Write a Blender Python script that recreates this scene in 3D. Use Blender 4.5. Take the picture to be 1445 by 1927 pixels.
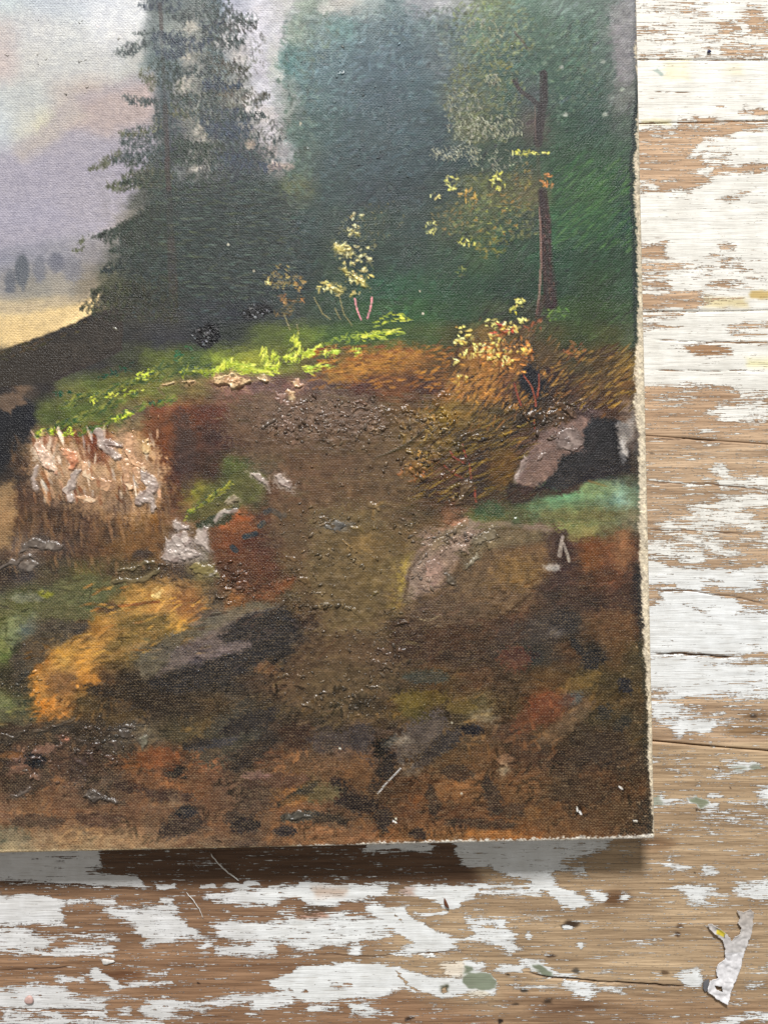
# Corner of an old oil landscape on canvas, lying on a weathered, paint-chipped plank table top.
import bpy, math, random
import numpy as np
from mathutils import Vector

for o in list(bpy.data.objects):
    bpy.data.objects.remove(o, do_unlink=True)
SC = bpy.context.scene
COL = SC.collection
RNG = np.random.default_rng(7)
random.seed(7)

# ------------------------------------------------------------------ scale, camera, light
S = 0.00025                    # metres for one drawing unit on the face of the canvas
HZ = 0.020                     # the face of the canvas stands 20 mm above the table
CD = 0.348                     # camera height above the face of the canvas
ST = S * (CD + HZ) / CD        # metres for one drawing unit on the table
CX, CY = 722.5, 963.5

cam = bpy.data.cameras.new('camera')
cam.sensor_fit = 'VERTICAL'
cam.sensor_height = 36.0
cam.lens = 18.0 / (963.5 * S / CD)
cam.clip_start = 0.01
cam.clip_end = 50
camo = bpy.data.objects.new('camera', cam)
camo.location = (0, 0, HZ + CD)
COL.objects.link(camo)
SC.camera = camo

world = bpy.data.worlds.new('World')
SC.world = world
world.use_nodes = True
bg = world.node_tree.nodes['Background']
bg.inputs['Color'].default_value = (1.0, 0.965, 0.91, 1)
bg.inputs['Strength'].default_value = 0.29

lamp = bpy.data.lights.new('window_light', 'AREA')
lamp.shape = 'RECTANGLE'
lamp.size = 0.62
lamp.size_y = 0.46
lamp.energy = 160
lamp.color = (1.0, 0.99, 0.975)
lo = bpy.data.objects.new('window_light', lamp)
el, dist = math.radians(38), 3.3
lo.location = (-0.18, dist * math.cos(el), dist * math.sin(el))
lo.rotation_euler = (Vector((0, 0, 0)) - Vector(lo.location)).to_track_quat('-Z', 'Y').to_euler()
COL.objects.link(lo)

SC.view_settings.view_transform = 'Standard'
SC.view_settings.look = 'None'
SC.view_settings.exposure = 0.0
SC.view_settings.gamma = 1.0
SC.render.engine = 'CYCLES'

# ------------------------------------------------------------------ numpy helpers
TABS = [RNG.random((256, 256)).astype(np.float32) for _ in range(6)]

def vnoise(x, y, k=0):
    T = TABS[k % 6]
    xi = np.floor(x).astype(np.int64); yi = np.floor(y).astype(np.int64)
    fx = (x - xi); fy = (y - yi)
    fx = fx * fx * (3 - 2 * fx); fy = fy * fy * (3 - 2 * fy)
    x0 = xi & 255; x1 = (xi + 1) & 255; y0 = yi & 255; y1 = (yi + 1) & 255
    a = T[y0, x0] * (1 - fx) + T[y0, x1] * fx
    b = T[y1, x0] * (1 - fx) + T[y1, x1] * fx
    return a * (1 - fy) + b * fy                       # 0..1

def fbm(x, y, s, k=0, oct=4, sx=1.0):
    t = 0; a = 1.0; n = 0
    for i in range(oct):
        t = t + a * vnoise(x / (s * sx) + 17.3 * i + 5.1 * k, y / s + 9.7 * i + 3.3 * k, k + i)
        n += a; a *= 0.55; s = s * 0.5
    return t / n - 0.5                                 # about -0.35..0.35

def sstep(a, b, x):
    t = np.clip((x - a) / (b - a), 0, 1)
    return t * t * (3 - 2 * t)

def lin(c):
    c = np.asarray(c, dtype=np.float32)
    return np.where(c <= 0.04045, c / 12.92, ((c + 0.055) / 1.055) ** 2.4)

def rgb(*c):
    return np.array(c, dtype=np.float32) / 255.0

def sd_poly(px, py, pts):
    pts = np.asarray(pts, dtype=np.float64)
    d = np.full(px.shape, 1e18); inside = np.zeros(px.shape, bool)
    n = len(pts)
    for i in range(n):
        ax, ay = pts[i]; bx, by = pts[(i + 1) % n]
        ex, ey = bx - ax, by - ay
        wx, wy = px - ax, py - ay
        t = np.clip((wx * ex + wy * ey) / (ex * ex + ey * ey + 1e-9), 0, 1)
        dx, dy = wx - ex * t, wy - ey * t
        d = np.minimum(d, dx * dx + dy * dy)
        if ay != by:
            c = ((ay > py) != (by > py)) & (px < (bx - ax) * (py - ay) / (by - ay) + ax)
            inside ^= c
    d = np.sqrt(d)
    return np.where(inside, -d, d)

def sd_line(px, py, pts):
    """distance to a polyline, position along it 0..1, signed side"""
    pts = np.asarray(pts, dtype=np.float64)
    seg = np.hypot(*(pts[1:] - pts[:-1]).T); tot = seg.sum() + 1e-9
    best = np.full(px.shape, 1e18); tt = np.zeros(px.shape); sg = np.zeros(px.shape)
    acc = 0
    for i in range(len(pts) - 1):
        ax, ay = pts[i]; ex, ey = pts[i + 1] - pts[i]
        wx, wy = px - ax, py - ay
        t = np.clip((wx * ex + wy * ey) / (ex * ex + ey * ey + 1e-9), 0, 1)
        dx, dy = wx - ex * t, wy - ey * t
        d = dx * dx + dy * dy
        m = d < best
        best = np.where(m, d, best)
        tt = np.where(m, (acc + t * seg[i]) / tot, tt)
        sg = np.where(m, np.sign(ex * wy - ey * wx), sg)
        acc += seg[i]
    return np.sqrt(best), tt, sg

# ------------------------------------------------------------------ object helpers
def mesh_np(name, verts, quads, mat, parent=None, attrs=None, smooth=True):
    me = bpy.data.meshes.new(name)
    verts = np.ascontiguousarray(verts, dtype=np.float32)
    quads = np.ascontiguousarray(quads, dtype=np.int32)
    k = quads.shape[1]
    me.vertices.add(len(verts)); me.vertices.foreach_set('co', verts.ravel())
    me.loops.add(quads.size); me.loops.foreach_set('vertex_index', quads.ravel())
    me.polygons.add(len(quads))
    me.polygons.foreach_set('loop_start', np.arange(0, quads.size, k, dtype=np.int32))
    me.polygons.foreach_set('loop_total', np.full(len(quads), k, dtype=np.int32))
    if smooth:
        me.polygons.foreach_set('use_smooth', np.ones(len(quads), dtype=bool))
    me.update(calc_edges=True)
    for an, arr in (attrs or {}).items():
        arr = np.asarray(arr, dtype=np.float32)
        if arr.ndim == 2:
            a = me.attributes.new(an, 'FLOAT_COLOR', 'POINT')
            c = np.ones((len(verts), 4), dtype=np.float32); c[:, :3] = arr
            a.data.foreach_set('color', c.ravel())
        else:
            a = me.attributes.new(an, 'FLOAT', 'POINT')
            a.data.foreach_set('value', np.ascontiguousarray(arr))
    me.materials.append(mat)
    o = bpy.data.objects.new(name, me)
    COL.objects.link(o)
    if parent: o.parent = parent
    return o

def grid_quads(nr, nc):
    i = np.arange(nr * nc).reshape(nr, nc)
    return np.stack([i[:-1, :-1], i[1:, :-1], i[1:, 1:], i[:-1, 1:]], -1).reshape(-1, 4)

def empty(name, label=None, cat=None, kind=None, group=None):
    o = bpy.data.objects.new(name, None); COL.objects.link(o)
    o.empty_display_size = 0.02
    tag(o, label, cat, kind, group); return o

def tag(o, label=None, cat=None, kind=None, group=None):
    if label: o['label'] = label
    if cat: o['category'] = cat
    if kind: o['kind'] = kind
    if group: o['group'] = group
    return o

class NT:
    """tiny node-tree writer"""
    def __init__(s, name):
        s.m = bpy.data.materials.new(name); s.m.use_nodes = True
        s.t = s.m.node_tree; s.b = s.t.nodes['Principled BSDF']
    def n(s, kind, **kw):
        nd = s.t.nodes.new(kind)
        for k, v in kw.items(): setattr(nd, k, v)
        return nd
    def set(s, sock, v):
        if isinstance(v, bpy.types.NodeSocket): s.t.links.new(v, sock)
        else: sock.default_value = v
    def math(s, op, a, b=0.0, c=0.0, clamp=False):
        nd = s.n('ShaderNodeMath', operation=op, use_clamp=clamp)
        s.set(nd.inputs[0], a); s.set(nd.inputs[1], b); s.set(nd.inputs[2], c)
        return nd.outputs[0]
    def mix(s, f, a, b, blend='MIX'):
        nd = s.n('ShaderNodeMix', data_type='RGBA', blend_type=blend)
        s.set(nd.inputs[0], f); s.set(nd.inputs[6], a); s.set(nd.inputs[7], b)
        return nd.outputs[2]
    def attr(s, name, out='Color'):
        nd = s.n('ShaderNodeAttribute', attribute_name=name)
        return nd.outputs[out]
    def coords(s, rot=0.0, scale=(1, 1, 1)):
        tc = s.n('ShaderNodeTexCoord'); mp = s.n('ShaderNodeMapping')
        s.t.links.new(tc.outputs['Object'], mp.inputs[0])
        mp.inputs['Rotation'].default_value = (0, 0, rot)
        mp.inputs['Scale'].default_value = scale
        return mp.outputs[0]
    def noise(s, vec, scale, detail=4, rough=0.55, dist=0.0):
        nd = s.n('ShaderNodeTexNoise')
        s.set(nd.inputs['Vector'], vec); nd.inputs['Scale'].default_value = scale
        nd.inputs['Detail'].default_value = detail; nd.inputs['Roughness'].default_value = rough
        nd.inputs['Distortion'].default_value = dist
        return nd.outputs['Fac']
    def ramp(s, v, lo, hi, a=0.0, b=1.0):
        nd = s.n('ShaderNodeMapRange', interpolation_type='SMOOTHSTEP')
        s.set(nd.inputs[0], v); s.set(nd.inputs[1], lo); s.set(nd.inputs[2], hi)
        s.set(nd.inputs[3], a); s.set(nd.inputs[4], b)
        return nd.outputs[0]
    def bump(s, h, dist, strength=1.0, normal=None):
        nd = s.n('ShaderNodeBump')
        nd.inputs['Strength'].default_value = strength; nd.inputs['Distance'].default_value = dist
        s.set(nd.inputs['Height'], h)
        if normal is not None: s.set(nd.inputs['Normal'], normal)
        return nd.outputs[0]

# ------------------------------------------------------------------ materials
TH = math.atan(0.0219)            # the painting lies turned by this much on the table

def canvas_material():
    g = NT('oil_paint_on_linen')
    co = g.attr('Col'); dry = g.attr('dry', 'Fac'); thick = g.attr('thick', 'Fac')
    v = g.coords(rot=-TH)
    warp = g.n('ShaderNodeTexNoise'); warp.inputs['Scale'].default_value = 160; warp.inputs['Detail'].default_value = 2
    g.t.links.new(v, warp.inputs['Vector'])
    vm = g.n('ShaderNodeVectorMath', operation='MULTIPLY_ADD')
    g.t.links.new(warp.outputs['Color'], vm.inputs[0])
    vm.inputs[1].default_value = (0.0011, 0.0011, 0); g.t.links.new(v, vm.inputs[2])
    sp = g.n('ShaderNodeSeparateXYZ'); g.t.links.new(vm.outputs[0], sp.inputs[0])
    p = 3.3 * S
    sx = g.math('SINE', g.math('MULTIPLY', sp.outputs[0], math.pi / p))
    sy = g.math('SINE', g.math('MULTIPLY', sp.outputs[1], math.pi / p))
    weave = g.math('MULTIPLY_ADD', g.math('MULTIPLY', sx, sy), 0.5, 0.5)         # over / under
    nx = g.noise(g.coords(rot=-TH, scale=(170, 1700, 1)), 1.0, 3, 0.6)            # weft slubs
    ny = g.noise(g.coords(rot=-TH, scale=(1700, 170, 1)), 1.0, 3, 0.6)            # warp slubs
    grain = g.noise(v, 2300, 2, 0.6)
    thr = g.math('ADD', g.math('MULTIPLY', nx, 0.85), g.math('MULTIPLY', ny, 0.4))
    h = g.math('ADD', g.math('MULTIPLY', weave, 0.24), g.math('ADD', thr, g.math('MULTIPLY', grain, 0.75)))
    hm = g.math('MULTIPLY', h, g.math('SUBTRACT', 1.0, g.math('MULTIPLY', thick, 0.7)))
    # thread crowns rubbed bare of paint, valleys holding dark paint
    crown = g.ramp(h, 1.08, 1.42)
    light = g.mix(0.34, co, (0.50, 0.36, 0.20, 1))
    c1 = g.mix(g.math('MULTIPLY', crown, g.math('MULTIPLY', dry, 0.95)), co, light)
    dark = g.mix(1.0, c1, (0.5, 0.44, 0.40, 1), 'MULTIPLY')
    c2 = g.mix(g.math('MULTIPLY', g.ramp(h, 1.16, 0.84), g.math('MULTIPLY', dry, 0.95)), c1, dark)
    mott = g.noise(v, 420, 4, 0.65)
    c3 = g.mix(1.0, c2, g.mix(g.ramp(mott, 0.3, 0.7), (0.86, 0.86, 0.88, 1), (1.12, 1.11, 1.08, 1)), 'MULTIPLY')
    g.set(g.b.inputs['Base Color'], c3)
    rg = g.noise(v, 55, 3, 0.6)
    g.set(g.b.inputs['Roughness'], g.ramp(rg, 0.3, 0.7, 0.26, 0.42))
    g.b.inputs['Specular IOR Level'].default_value = 0.30
    g.set(g.b.inputs['Normal'], g.bump(hm, 0.00034, 1.0))
    return g.m

def impasto_material():
    g = NT('thick_oil_paint')
    v = g.coords()
    n = g.noise(v, 900, 4, 0.6)
    n2 = g.noise(v, 260, 3, 0.6)
    c = g.mix(1.0, g.attr('Col'), g.mix(g.ramp(n2, 0.3, 0.7), (0.84, 0.84, 0.84, 1), (1.12, 1.12, 1.12, 1)), 'MULTIPLY')
    g.set(g.b.inputs['Base Color'], c)
    g.b.inputs['Roughness'].default_value = 0.27
    g.b.inputs['Specular IOR Level'].default_value = 0.5
    g.set(g.b.inputs['Normal'], g.bump(n, 0.00022, 0.8))
    return g.m

def plank_material():
    g = NT('weathered_painted_wood')
    p = g.attr('paint', 'Fac'); wood = g.attr('wood'); tint = g.attr('tint')
    v = g.coords()
    st1 = g.noise(g.coords(scale=(95, 1500, 1)), 1.0, 5, 0.66, 0.35)     # long fine streaks
    st2 = g.noise(g.coords(scale=(60, 420, 1)), 1.0, 4, 0.6, 0.3)         # broader streaks
    iso = g.noise(v, 700, 4, 0.68)                                         # ragged chips
    n = g.math('ADD', g.math('MULTIPLY', st1, 1.4), g.math('ADD', g.math('MULTIPLY', st2, 0.5), g.math('MULTIPLY', iso, 0.42)))
    lvl = g.math('ADD', p, g.math('MULTIPLY', g.math('SUBTRACT', n, 1.10), 2.2))
    m = g.ramp(lvl, 0.46, 0.53)
    # bare wood
    gr = g.noise(g.coords(scale=(26, 900, 1)), 1.0, 6, 0.62, 0.6)
    gr2 = g.noise(g.coords(scale=(9, 130, 1)), 1.0, 4, 0.55, 0.8)
    pore = g.noise(g.coords(scale=(160, 2600, 1)), 1.0, 2, 0.5)
    w1 = g.mix(g.ramp(gr, 0.34, 0.66), (0.68, 0.65, 0.63, 1), (1.13, 1.14, 1.15, 1))
    w2 = g.mix(g.ramp(gr2, 0.3, 0.7), (0.74, 0.71, 0.69, 1), (1.12, 1.13, 1.13, 1))
    wc = g.mix(1.0, g.mix(1.0, wood, w1, 'MULTIPLY'), w2, 'MULTIPLY')
    wc = g.mix(g.math('MULTIPLY', g.ramp(pore, 0.36, 0.26), 0.6), wc, (0.045, 0.026, 0.014, 1))
    # thin worn paint lets a little wood through, thick paint has fine cracks along the grain
    dirt = g.noise(v, 90, 5, 0.62)
    pc = g.mix(1.0, tint, g.mix(g.ramp(dirt, 0.3, 0.72), (0.86, 0.85, 0.83, 1), (1.03, 1.03, 1.03, 1)), 'MULTIPLY')
    crk = g.noise(g.coords(scale=(60, 1700, 1)), 1.0, 4, 0.65, 0.5)
    pc = g.mix(g.math('MULTIPLY', g.ramp(crk, 0.44, 0.30), 0.62), pc, (0.36, 0.31, 0.26, 1))
    g.set(g.b.inputs['Base Color'], g.mix(m, wc, pc))
    g.set(g.b.inputs['Roughness'], g.mix(m, (0.55, 0.55, 0.55, 1), (0.5, 0.5, 0.5, 1)))
    g.b.inputs['Specular IOR Level'].default_value = 0.3
    bh = g.math('ADD', g.math('MULTIPLY', m, 2.0), g.math('ADD', g.math('MULTIPLY', gr, 0.5), g.math('MULTIPLY', crk, 0.8)))
    g.set(g.b.inputs['Normal'], g.bump(bh, 0.00030, 1.0))
    return g.m

def simple_material(name, c, rough=0.6, nscale=900, amp=0.15, bump=0.00005, trans=0.0):
    g = NT(name)
    v = g.coords()
    n = g.noise(v, nscale, 4, 0.6)
    a = tuple(x * (1 - amp) for x in c) + (1,); b = tuple(min(1, x * (1 + amp)) for x in c) + (1,)
    g.set(g.b.inputs['Base Color'], g.mix(g.ramp(n, 0.3, 0.7), a, b))
    g.b.inputs['Roughness'].default_value = rough
    g.b.inputs['Specular IOR Level'].default_value = 0.3
    g.set(g.b.inputs['Normal'], g.bump(n, bump, 0.7))
    return g.m

def attr_material(name, rough=0.6, nscale=600, bump=0.00004):
    g = NT(name)
    n = g.noise(g.coords(), nscale, 4, 0.6)
    g.set(g.b.inputs['Base Color'], g.mix(1.0, g.attr('Col'), g.mix(g.ramp(n, 0.3, 0.7), (0.88, 0.88, 0.88, 1), (1.06, 1.06, 1.06, 1)), 'MULTIPLY'))
    g.b.inputs['Roughness'].default_value = rough
    g.set(g.b.inputs['Normal'], g.bump(n, bump, 0.7))
    return g.m

M_CANVAS = canvas_material()
M_IMP = impasto_material()
M_PLANK = plank_material()

# ================================================================== the table top of planks
tabletop = empty('tabletop', 'weathered wooden table top with chipped white paint', None, 'structure')

def tw(x, y):
    return (x - CX) * ST, -(y - CY) * ST

# what is left of the paint, drawn in table units: (polygon, level) with soft torn edges
def E(cx, cy, rx, ry, n=12):
    return [(cx + rx * math.cos(2 * math.pi * i / n), cy + ry * math.sin(2 * math.pi * i / n)) for i in range(n)]
def R(x0, y0, x1, y1):
    return [(x0, y0), (x1, y0), (x1, y1), (x0, y1)]

PW = []           # (poly, level, softness)
def white(poly, lv=0.92, soft=6): PW.append((poly, lv, soft))
def bare(poly, lv=0.06, soft=6): PW.append((poly, lv, soft))

BIG = 3000
# top board, worn and streaky
white(R(-BIG, -900, BIG, 112), 0.66, 4)
white(R(1205, 24, 1290, 44), 0.88); white(R(1330, 0, 1390, 36), 0.9, 10); white(R(1200, 76, 1330, 108), 0.72)
bare(R(1345, 39, 1470, 62), 0.1, 8); white(E(1400, 50, 9, 14), 0.9, 4)
bare(R(1368, 88, 1470, 104), 0.12, 6); bare(R(1392, 26, 1428, 40), 0.12); bare(R(1402, 12, 1424, 20), 0.1)
bare(R(1205, 48, 1262, 74), 0.42, 10); bare(R(1240, 8, 1330, 24), 0.45, 10); bare(R(1330, 62, 1445, 74), 0.45, 6)
bare(R(1205, 101, 1255, 109), 0.3, 4); bare(R(1300, 101, 1350, 108), 0.35, 4)
# second, narrow board, mostly white
white(R(-BIG, 112, BIG, 232), 0.97, 2)
bare(R(1275, 223, 1356, 231), 0.2, 4); bare(E(1316, 224, 9, 5), 0.05, 3)
bare([(1385, 209), (1420, 206), (1470, 212), (1470, 222), (1430, 221), (1400, 214)], 0.1, 4)
bare(E(1354, 200, 10, 3), 0.15, 3); bare(E(1398, 203, 6, 7), 0.2, 4)
# third board
white(R(-BIG, 232, BIG, 587), 0.93, 2)
bare([(1100, 243), (1255, 241), (1300, 233), (1470, 230), (1470, 243), (1392, 247), (1376, 258), (1345, 263), (1333, 284), (1330, 305), (1395, 308),
      (1470, 305), (1470, 325), (1390, 326), (1342, 330), (1322, 345), (1285, 361), (1205, 360), (1100, 360)], 0.07, 5)
white([(1312, 268), (1340, 260), (1338, 276), (1318, 292), (1305, 292), (1308, 280)], 0.85, 4)
white(E(1322, 320, 12, 6), 0.9, 3); white(R(1200, 339, 1236, 350), 0.7, 5); white(E(1232, 256, 8, 4), 0.5, 4)
bare(R(1345, 283, 1380, 305), 0.35, 8); bare(E(1372, 372, 24, 4), 0.12, 4); bare(E(1398, 360, 12, 5), 0.2, 4); bare(E(1290, 373, 14, 5), 0.35, 6)
bare(R(1100, 456, 1258, 487), 0.08, 6); bare(R(1100, 495, 1290, 506), 0.08, 5); bare(R(1100, 506, 1260, 519), 0.22, 5)
bare(E(1362, 464, 18, 7), 0.08, 4); bare(R(1330, 478, 1395, 490), 0.3, 5); bare(E(1380, 503, 26, 7), 0.12, 5); bare(R(1290, 484, 1340, 520), 0.5, 10)
bare(R(1100, 526, 1268, 544), 0.1, 5); bare(E(1350, 535, 26, 9), 0.12, 5); bare(R(1380, 510, 1460, 540), 0.6, 10)
bare([(1100, 550), (1230, 551), (1290, 545), (1325, 552), (1330, 572), (1320, 584), (1100, 585)], 0.06, 5)
bare(R(1320, 552, 1400, 575), 0.45, 8); white(R(1200, 546, 1260, 550), 0.9, 2); white(R(1255, 581, 1282, 586), 0.95, 2)
# fourth board: white above, bare from 722 on
white(R(-BIG, 587, BIG, 1000), 0.96, 2)
bare(R(1100, 592, 1290, 600), 0.14, 4); bare([(1100, 601), (1260, 608), (1285, 614), (1230, 620), (1100, 622)], 0.08, 4)
bare([(1360, 613), (1400, 607), (1470, 602), (1470, 612), (1400, 618), (1370, 620)], 0.08, 3); bare(E(1412, 628, 30, 5), 0.14, 4)
bare([(1330, 641), (1390, 642), (1470, 640), (1470, 646), (1390, 646)], 0.08, 3)
bare([(1288, 650), (1340, 648), (1380, 652), (1383, 667), (1320, 668), (1298, 660)], 0.0, 3)
bare(R(1255, 653, 1292, 658), 0.2, 3); bare(R(1300, 677, 1440, 686), 0.8, 6)
bare([(-BIG, 723), (1230, 724), (1370, 725), (1400, 735), (BIG, 735), (BIG, 1060), (-BIG, 1060)], 0.05, 4)
white([(1335, 775), (1355, 762), (1400, 756), (1445, 760), (1480, 775), (1430, 790), (1390, 798), (1350, 788)], 0.74, 9)
white(E(1285, 755, 18, 6), 0.5, 6); white(R(1275, 735, 1325, 740), 0.5, 4); white(R(1395, 738, 1470, 746), 0.75, 4); white(E(1332, 812, 12, 5), 0.5, 5)
white(R(1230, 748, 1290, 756), 0.35, 5)
# fifth board
bare(R(-BIG, 820, BIG, 1398), 0.06, 2)
white([(1325, 884), (1345, 877), (1362, 876), (1364, 888), (1378, 898), (1445, 900), (1470, 903), (1470, 920), (1350, 915), (1340, 905), (1360, 897)], 0.86, 5)
white([(1215, 900), (1270, 903), (1340, 908), (1340, 911), (1270, 908), (1215, 904)], 0.75, 2)
white(R(1360, 930, 1470, 938), 0.6, 5); white(R(1375, 937, 1470, 952), 0.85, 5)
white([(1320, 945), (1360, 940), (1400, 950), (1410, 975), (1445, 985), (1470, 1000), (1400, 1000), (1330, 992), (1290, 975)], 0.68, 12)
white([(1228, 985), (1260, 980), (1300, 988), (1330, 994), (1260, 994)], 0.7, 6)
white([(1248, 1000), (1300, 1000), (1350, 1008), (1400, 1045), (1380, 1053), (1320, 1040), (1280, 1020)], 0.62, 12)
white([(1222, 1015), (1250, 1018), (1285, 1035), (1330, 1038), (1320, 1046), (1225, 1045)], 0.74, 8)
white(R(1390, 1012, 1470, 1022), 0.6, 6); white(E(1305, 1052, 20, 4), 0.8, 3)
white([(1100, 1060), (1235, 1056), (1262, 1066), (1300, 1070), (1390, 1078), (1440, 1066), (1480, 1066), (1480, 1120), (1400, 1108), (1330, 1104), (1220, 1106), (1100, 1100)], 0.9, 5)
bare([(1220, 1098), (1275, 1099), (1280, 1103), (1220, 1104)], 0.0, 2); bare(R(1310, 1092, 1370, 1098), 0.45, 4)
bare([(1215, 1110), (1255, 1110), (1240, 1130), (1215, 1142)], 0.1, 5)
white([(1250, 1112), (1320, 1110), (1380, 1125), (1400, 1140), (1480, 1155), (1480, 1230), (1100, 1232), (1215, 1150), (1240, 1140)], 0.97, 5)
bare([(1330, 1108), (1380, 1118), (1440, 1130), (1470, 1142), (1400, 1142), (1370, 1125)], 0.05, 4)
bare([(1385, 1146), (1440, 1150), (1480, 1152), (1480, 1162), (1420, 1158)], 0.2, 4); bare([(1290, 1136), (1310, 1140), (1340, 1160), (1330, 1158)], 0.2, 3)
bare(R(1390, 1085, 1450, 1110), 0.75, 6); bare(E(1432, 1105, 12, 5), 0.1, 4); bare(R(1400, 1205, 1470, 1226), 0.72, 8)
white([(1100, 1236), (1380, 1236), (1460, 1255), (1480, 1300), (1430, 1318), (1380, 1308), (1300, 1308), (1270, 1312), (1240, 1302), (1100, 1300)], 0.93, 6)
bare([(1395, 1233), (1480, 1228), (1480, 1238), (1400, 1240)], 0.05, 3); bare([(1330, 1253), (1400, 1246), (1480, 1242), (1480, 1250), (1400, 1254)], 0.08, 3)
bare(R(1370, 1268, 1470, 1304), 0.62, 10); bare(R(1225, 1293, 1262, 1304), 0.2, 5)
white([(1225, 1314), (1262, 1318), (1290, 1340), (1270, 1346), (1225, 1345)], 0.86, 6)
white([(1230, 1352), (1300, 1350), (1350, 1356), (1345, 1372), (1325, 1380), (1290, 1372), (1280, 1385), (1250, 1368)], 0.88, 5)
white(E(1370, 1362, 14, 4), 0.6, 4); white(R(1280, 1335, 1320, 1343), 0.45, 5); white(E(1345, 1342, 10, 3), 0.5, 3)
# sixth board: bare with flecks on the right, chipped patches along the bottom
bare(R(-BIG, 1398, BIG, 1990), 0.0, 2)
white(R(1235, 1426, 1290, 1434), 0.42, 5); white(R(1270, 1450, 1300, 1460), 0.42, 5)
white([(1362, 1435), (1410, 1435), (1430, 1447), (1410, 1455), (1370, 1458), (1380, 1448)], 0.66, 4); white(R(1338, 1448, 1362, 1466), 0.48, 4)
white([(1100, 1500), (1260, 1496), (1275, 1506), (1300, 1510), (1280, 1515), (1235, 1520), (1100, 1525)], 0.8, 5)
white([(1322, 1515), (1345, 1512), (1352, 1522), (1330, 1528)], 0.8, 4); white(E(1350, 1497, 9, 3), 0.7, 3); white(R(1375, 1508, 1445, 1514), 0.45, 4)
white(E(1312, 1475, 6, 4), 0.6, 3); white(R(1300, 1525, 1470, 1560), 0.26, 12)
white(E(1352, 1585, 6, 3), 0.7, 2); white(E(1330, 1566, 5, 3), 0.6, 2)
white([(1242, 1626), (1262, 1622), (1295, 1634), (1285, 1640), (1250, 1634)], 0.8, 4); white(E(1334, 1640, 14, 9), 0.75, 5); white(E(1435, 1658, 8, 4), 0.6, 3)
white([(1265, 1670), (1300, 1668), (1345, 1670), (1362, 1685), (1330, 1690), (1350, 1705), (1305, 1700), (1290, 1685)], 0.72, 5)
white([(0 - 60, 1560), (186, 1560), (192, 1628), (170, 1641), (266, 1651), (268, 1671), (200, 1668), (-60, 1654)], 0.93, 2.5)
bare([(60, 1610), (150, 1606), (140, 1622), (100, 1622)], 0.5, 5)
white([(-60, 1684), (60, 1685), (132, 1696), (112, 1712), (122, 1742), (60, 1738), (-60, 1738)], 0.9, 3)
white(R(132, 1694, 162, 1702), 0.78, 3); white(R(172, 1692, 212, 1702), 0.75, 3); white(R(296, 1686, 324, 1700), 0.75, 3)
white([(-60, 1748), (40, 1745), (105, 1768), (90, 1792), (-60, 1792)], 0.72, 6)
white([(105, 1788), (150, 1780), (220, 1776), (228, 1790), (150, 1796), (110, 1797)], 0.76, 4); white(R(120, 1758, 220, 1772), 0.5, 6)
white([(185, 1712), (240, 1706), (330, 1704), (346, 1730), (382, 1764), (300, 1774), (285, 1778), (262, 1765), (240, 1740)], 0.78, 6)
white([(0, 1790), (140, 1794), (230, 1798), (228, 1802), (140, 1799), (0, 1794)], 0.85, 2)
white([(388, 1680), (440, 1674), (520, 1672), (520, 1700), (450, 1703), (400, 1695)], 0.8, 4)
white([(392, 1740), (440, 1732), (520, 1740), (520, 1772), (440, 1772), (400, 1765)], 0.84, 5)
white([(405, 1788), (430, 1780), (520, 1778), (520, 1796), (470, 1800), (410, 1802)], 0.86, 4); white(E(388, 1780, 8, 12), 0.7, 4)
for a, b in ((293, 336), (378, 402), (417, 488), (500, 536), (566, 612), (650, 664)):
    white(R(a, 1664, b, 1670), 0.88, 2)
white([(152, 1836), (176, 1822), (196, 1834), (240, 1855), (226, 1864), (196, 1850), (170, 1848)], 0.92, 3)
white(R(242, 1848, 326, 1855), 0.75, 3); white(R(280, 1828, 312, 1836), 0.6, 3); white([(100, 1845), (115, 1836), (147, 1840), (146, 1850), (105, 1852)], 0.72, 3)
white([(-60, 1864), (40, 1858), (62, 1850), (115, 1858), (130, 1872), (200, 1888), (200, 1899), (60, 1900), (-60, 1898)], 0.82, 5)
white(R(10, 1904, 110, 1918), 0.7, 5); white(R(142, 1904, 200, 1916), 0.74, 4); white(R(-60, 1921, 300, 1930), 0.8, 3); white(R(158, 1876, 260, 1882), 0.55, 4)
white([(272, 1884), (300, 1878), (350, 1882), (396, 1896), (340, 1900), (310, 1914), (275, 1912)], 0.8, 4)
white([(385, 1886), (440, 1874), (520, 1872), (520, 1896), (460, 1890), (400, 1892)], 0.86, 4); white(R(320, 1908, 356, 1916), 0.6, 3); white(R(225, 1898, 250, 1912), 0.6, 3)
# middle of the bottom
white([(836, 1570), (1160, 1570), (1150, 1594), (1090, 1612), (1096, 1641), (1040, 1640), (980, 1660), (932, 1630), (872, 1632)], 0.86, 3)
bare(E(1072, 1625, 24, 11), 0.1, 4); bare(E(960, 1657, 36, 9), 0.15, 4); bare(R(985, 1594, 1100, 1600), 0.55, 3)
white(R(690, 1585, 806, 1604), 0.8, 3)
white([(500, 1674), (560, 1668), (722, 1664), (724, 1686), (640, 1704), (570, 1708), (565, 1692), (480, 1690)], 0.82, 4)
white([(745, 1680), (780, 1668), (895, 1667), (892, 1690), (862, 1695), (846, 1710), (832, 1708), (800, 1688)], 0.92, 3)
white(R(890, 1667, 1022, 1675), 0.85, 3); white(R(902, 1678, 1016, 1686), 0.7, 3)
white([(1000, 1647), (1040, 1648), (1056, 1670), (1112, 1698), (1106, 1708), (1080, 1709), (1032, 1682)], 0.93, 3)
white([(1100, 1677), (1146, 1685), (1142, 1697), (1120, 1696)], 0.92, 3); white(E(1184, 1687, 11, 7), 0.85, 3)
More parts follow.
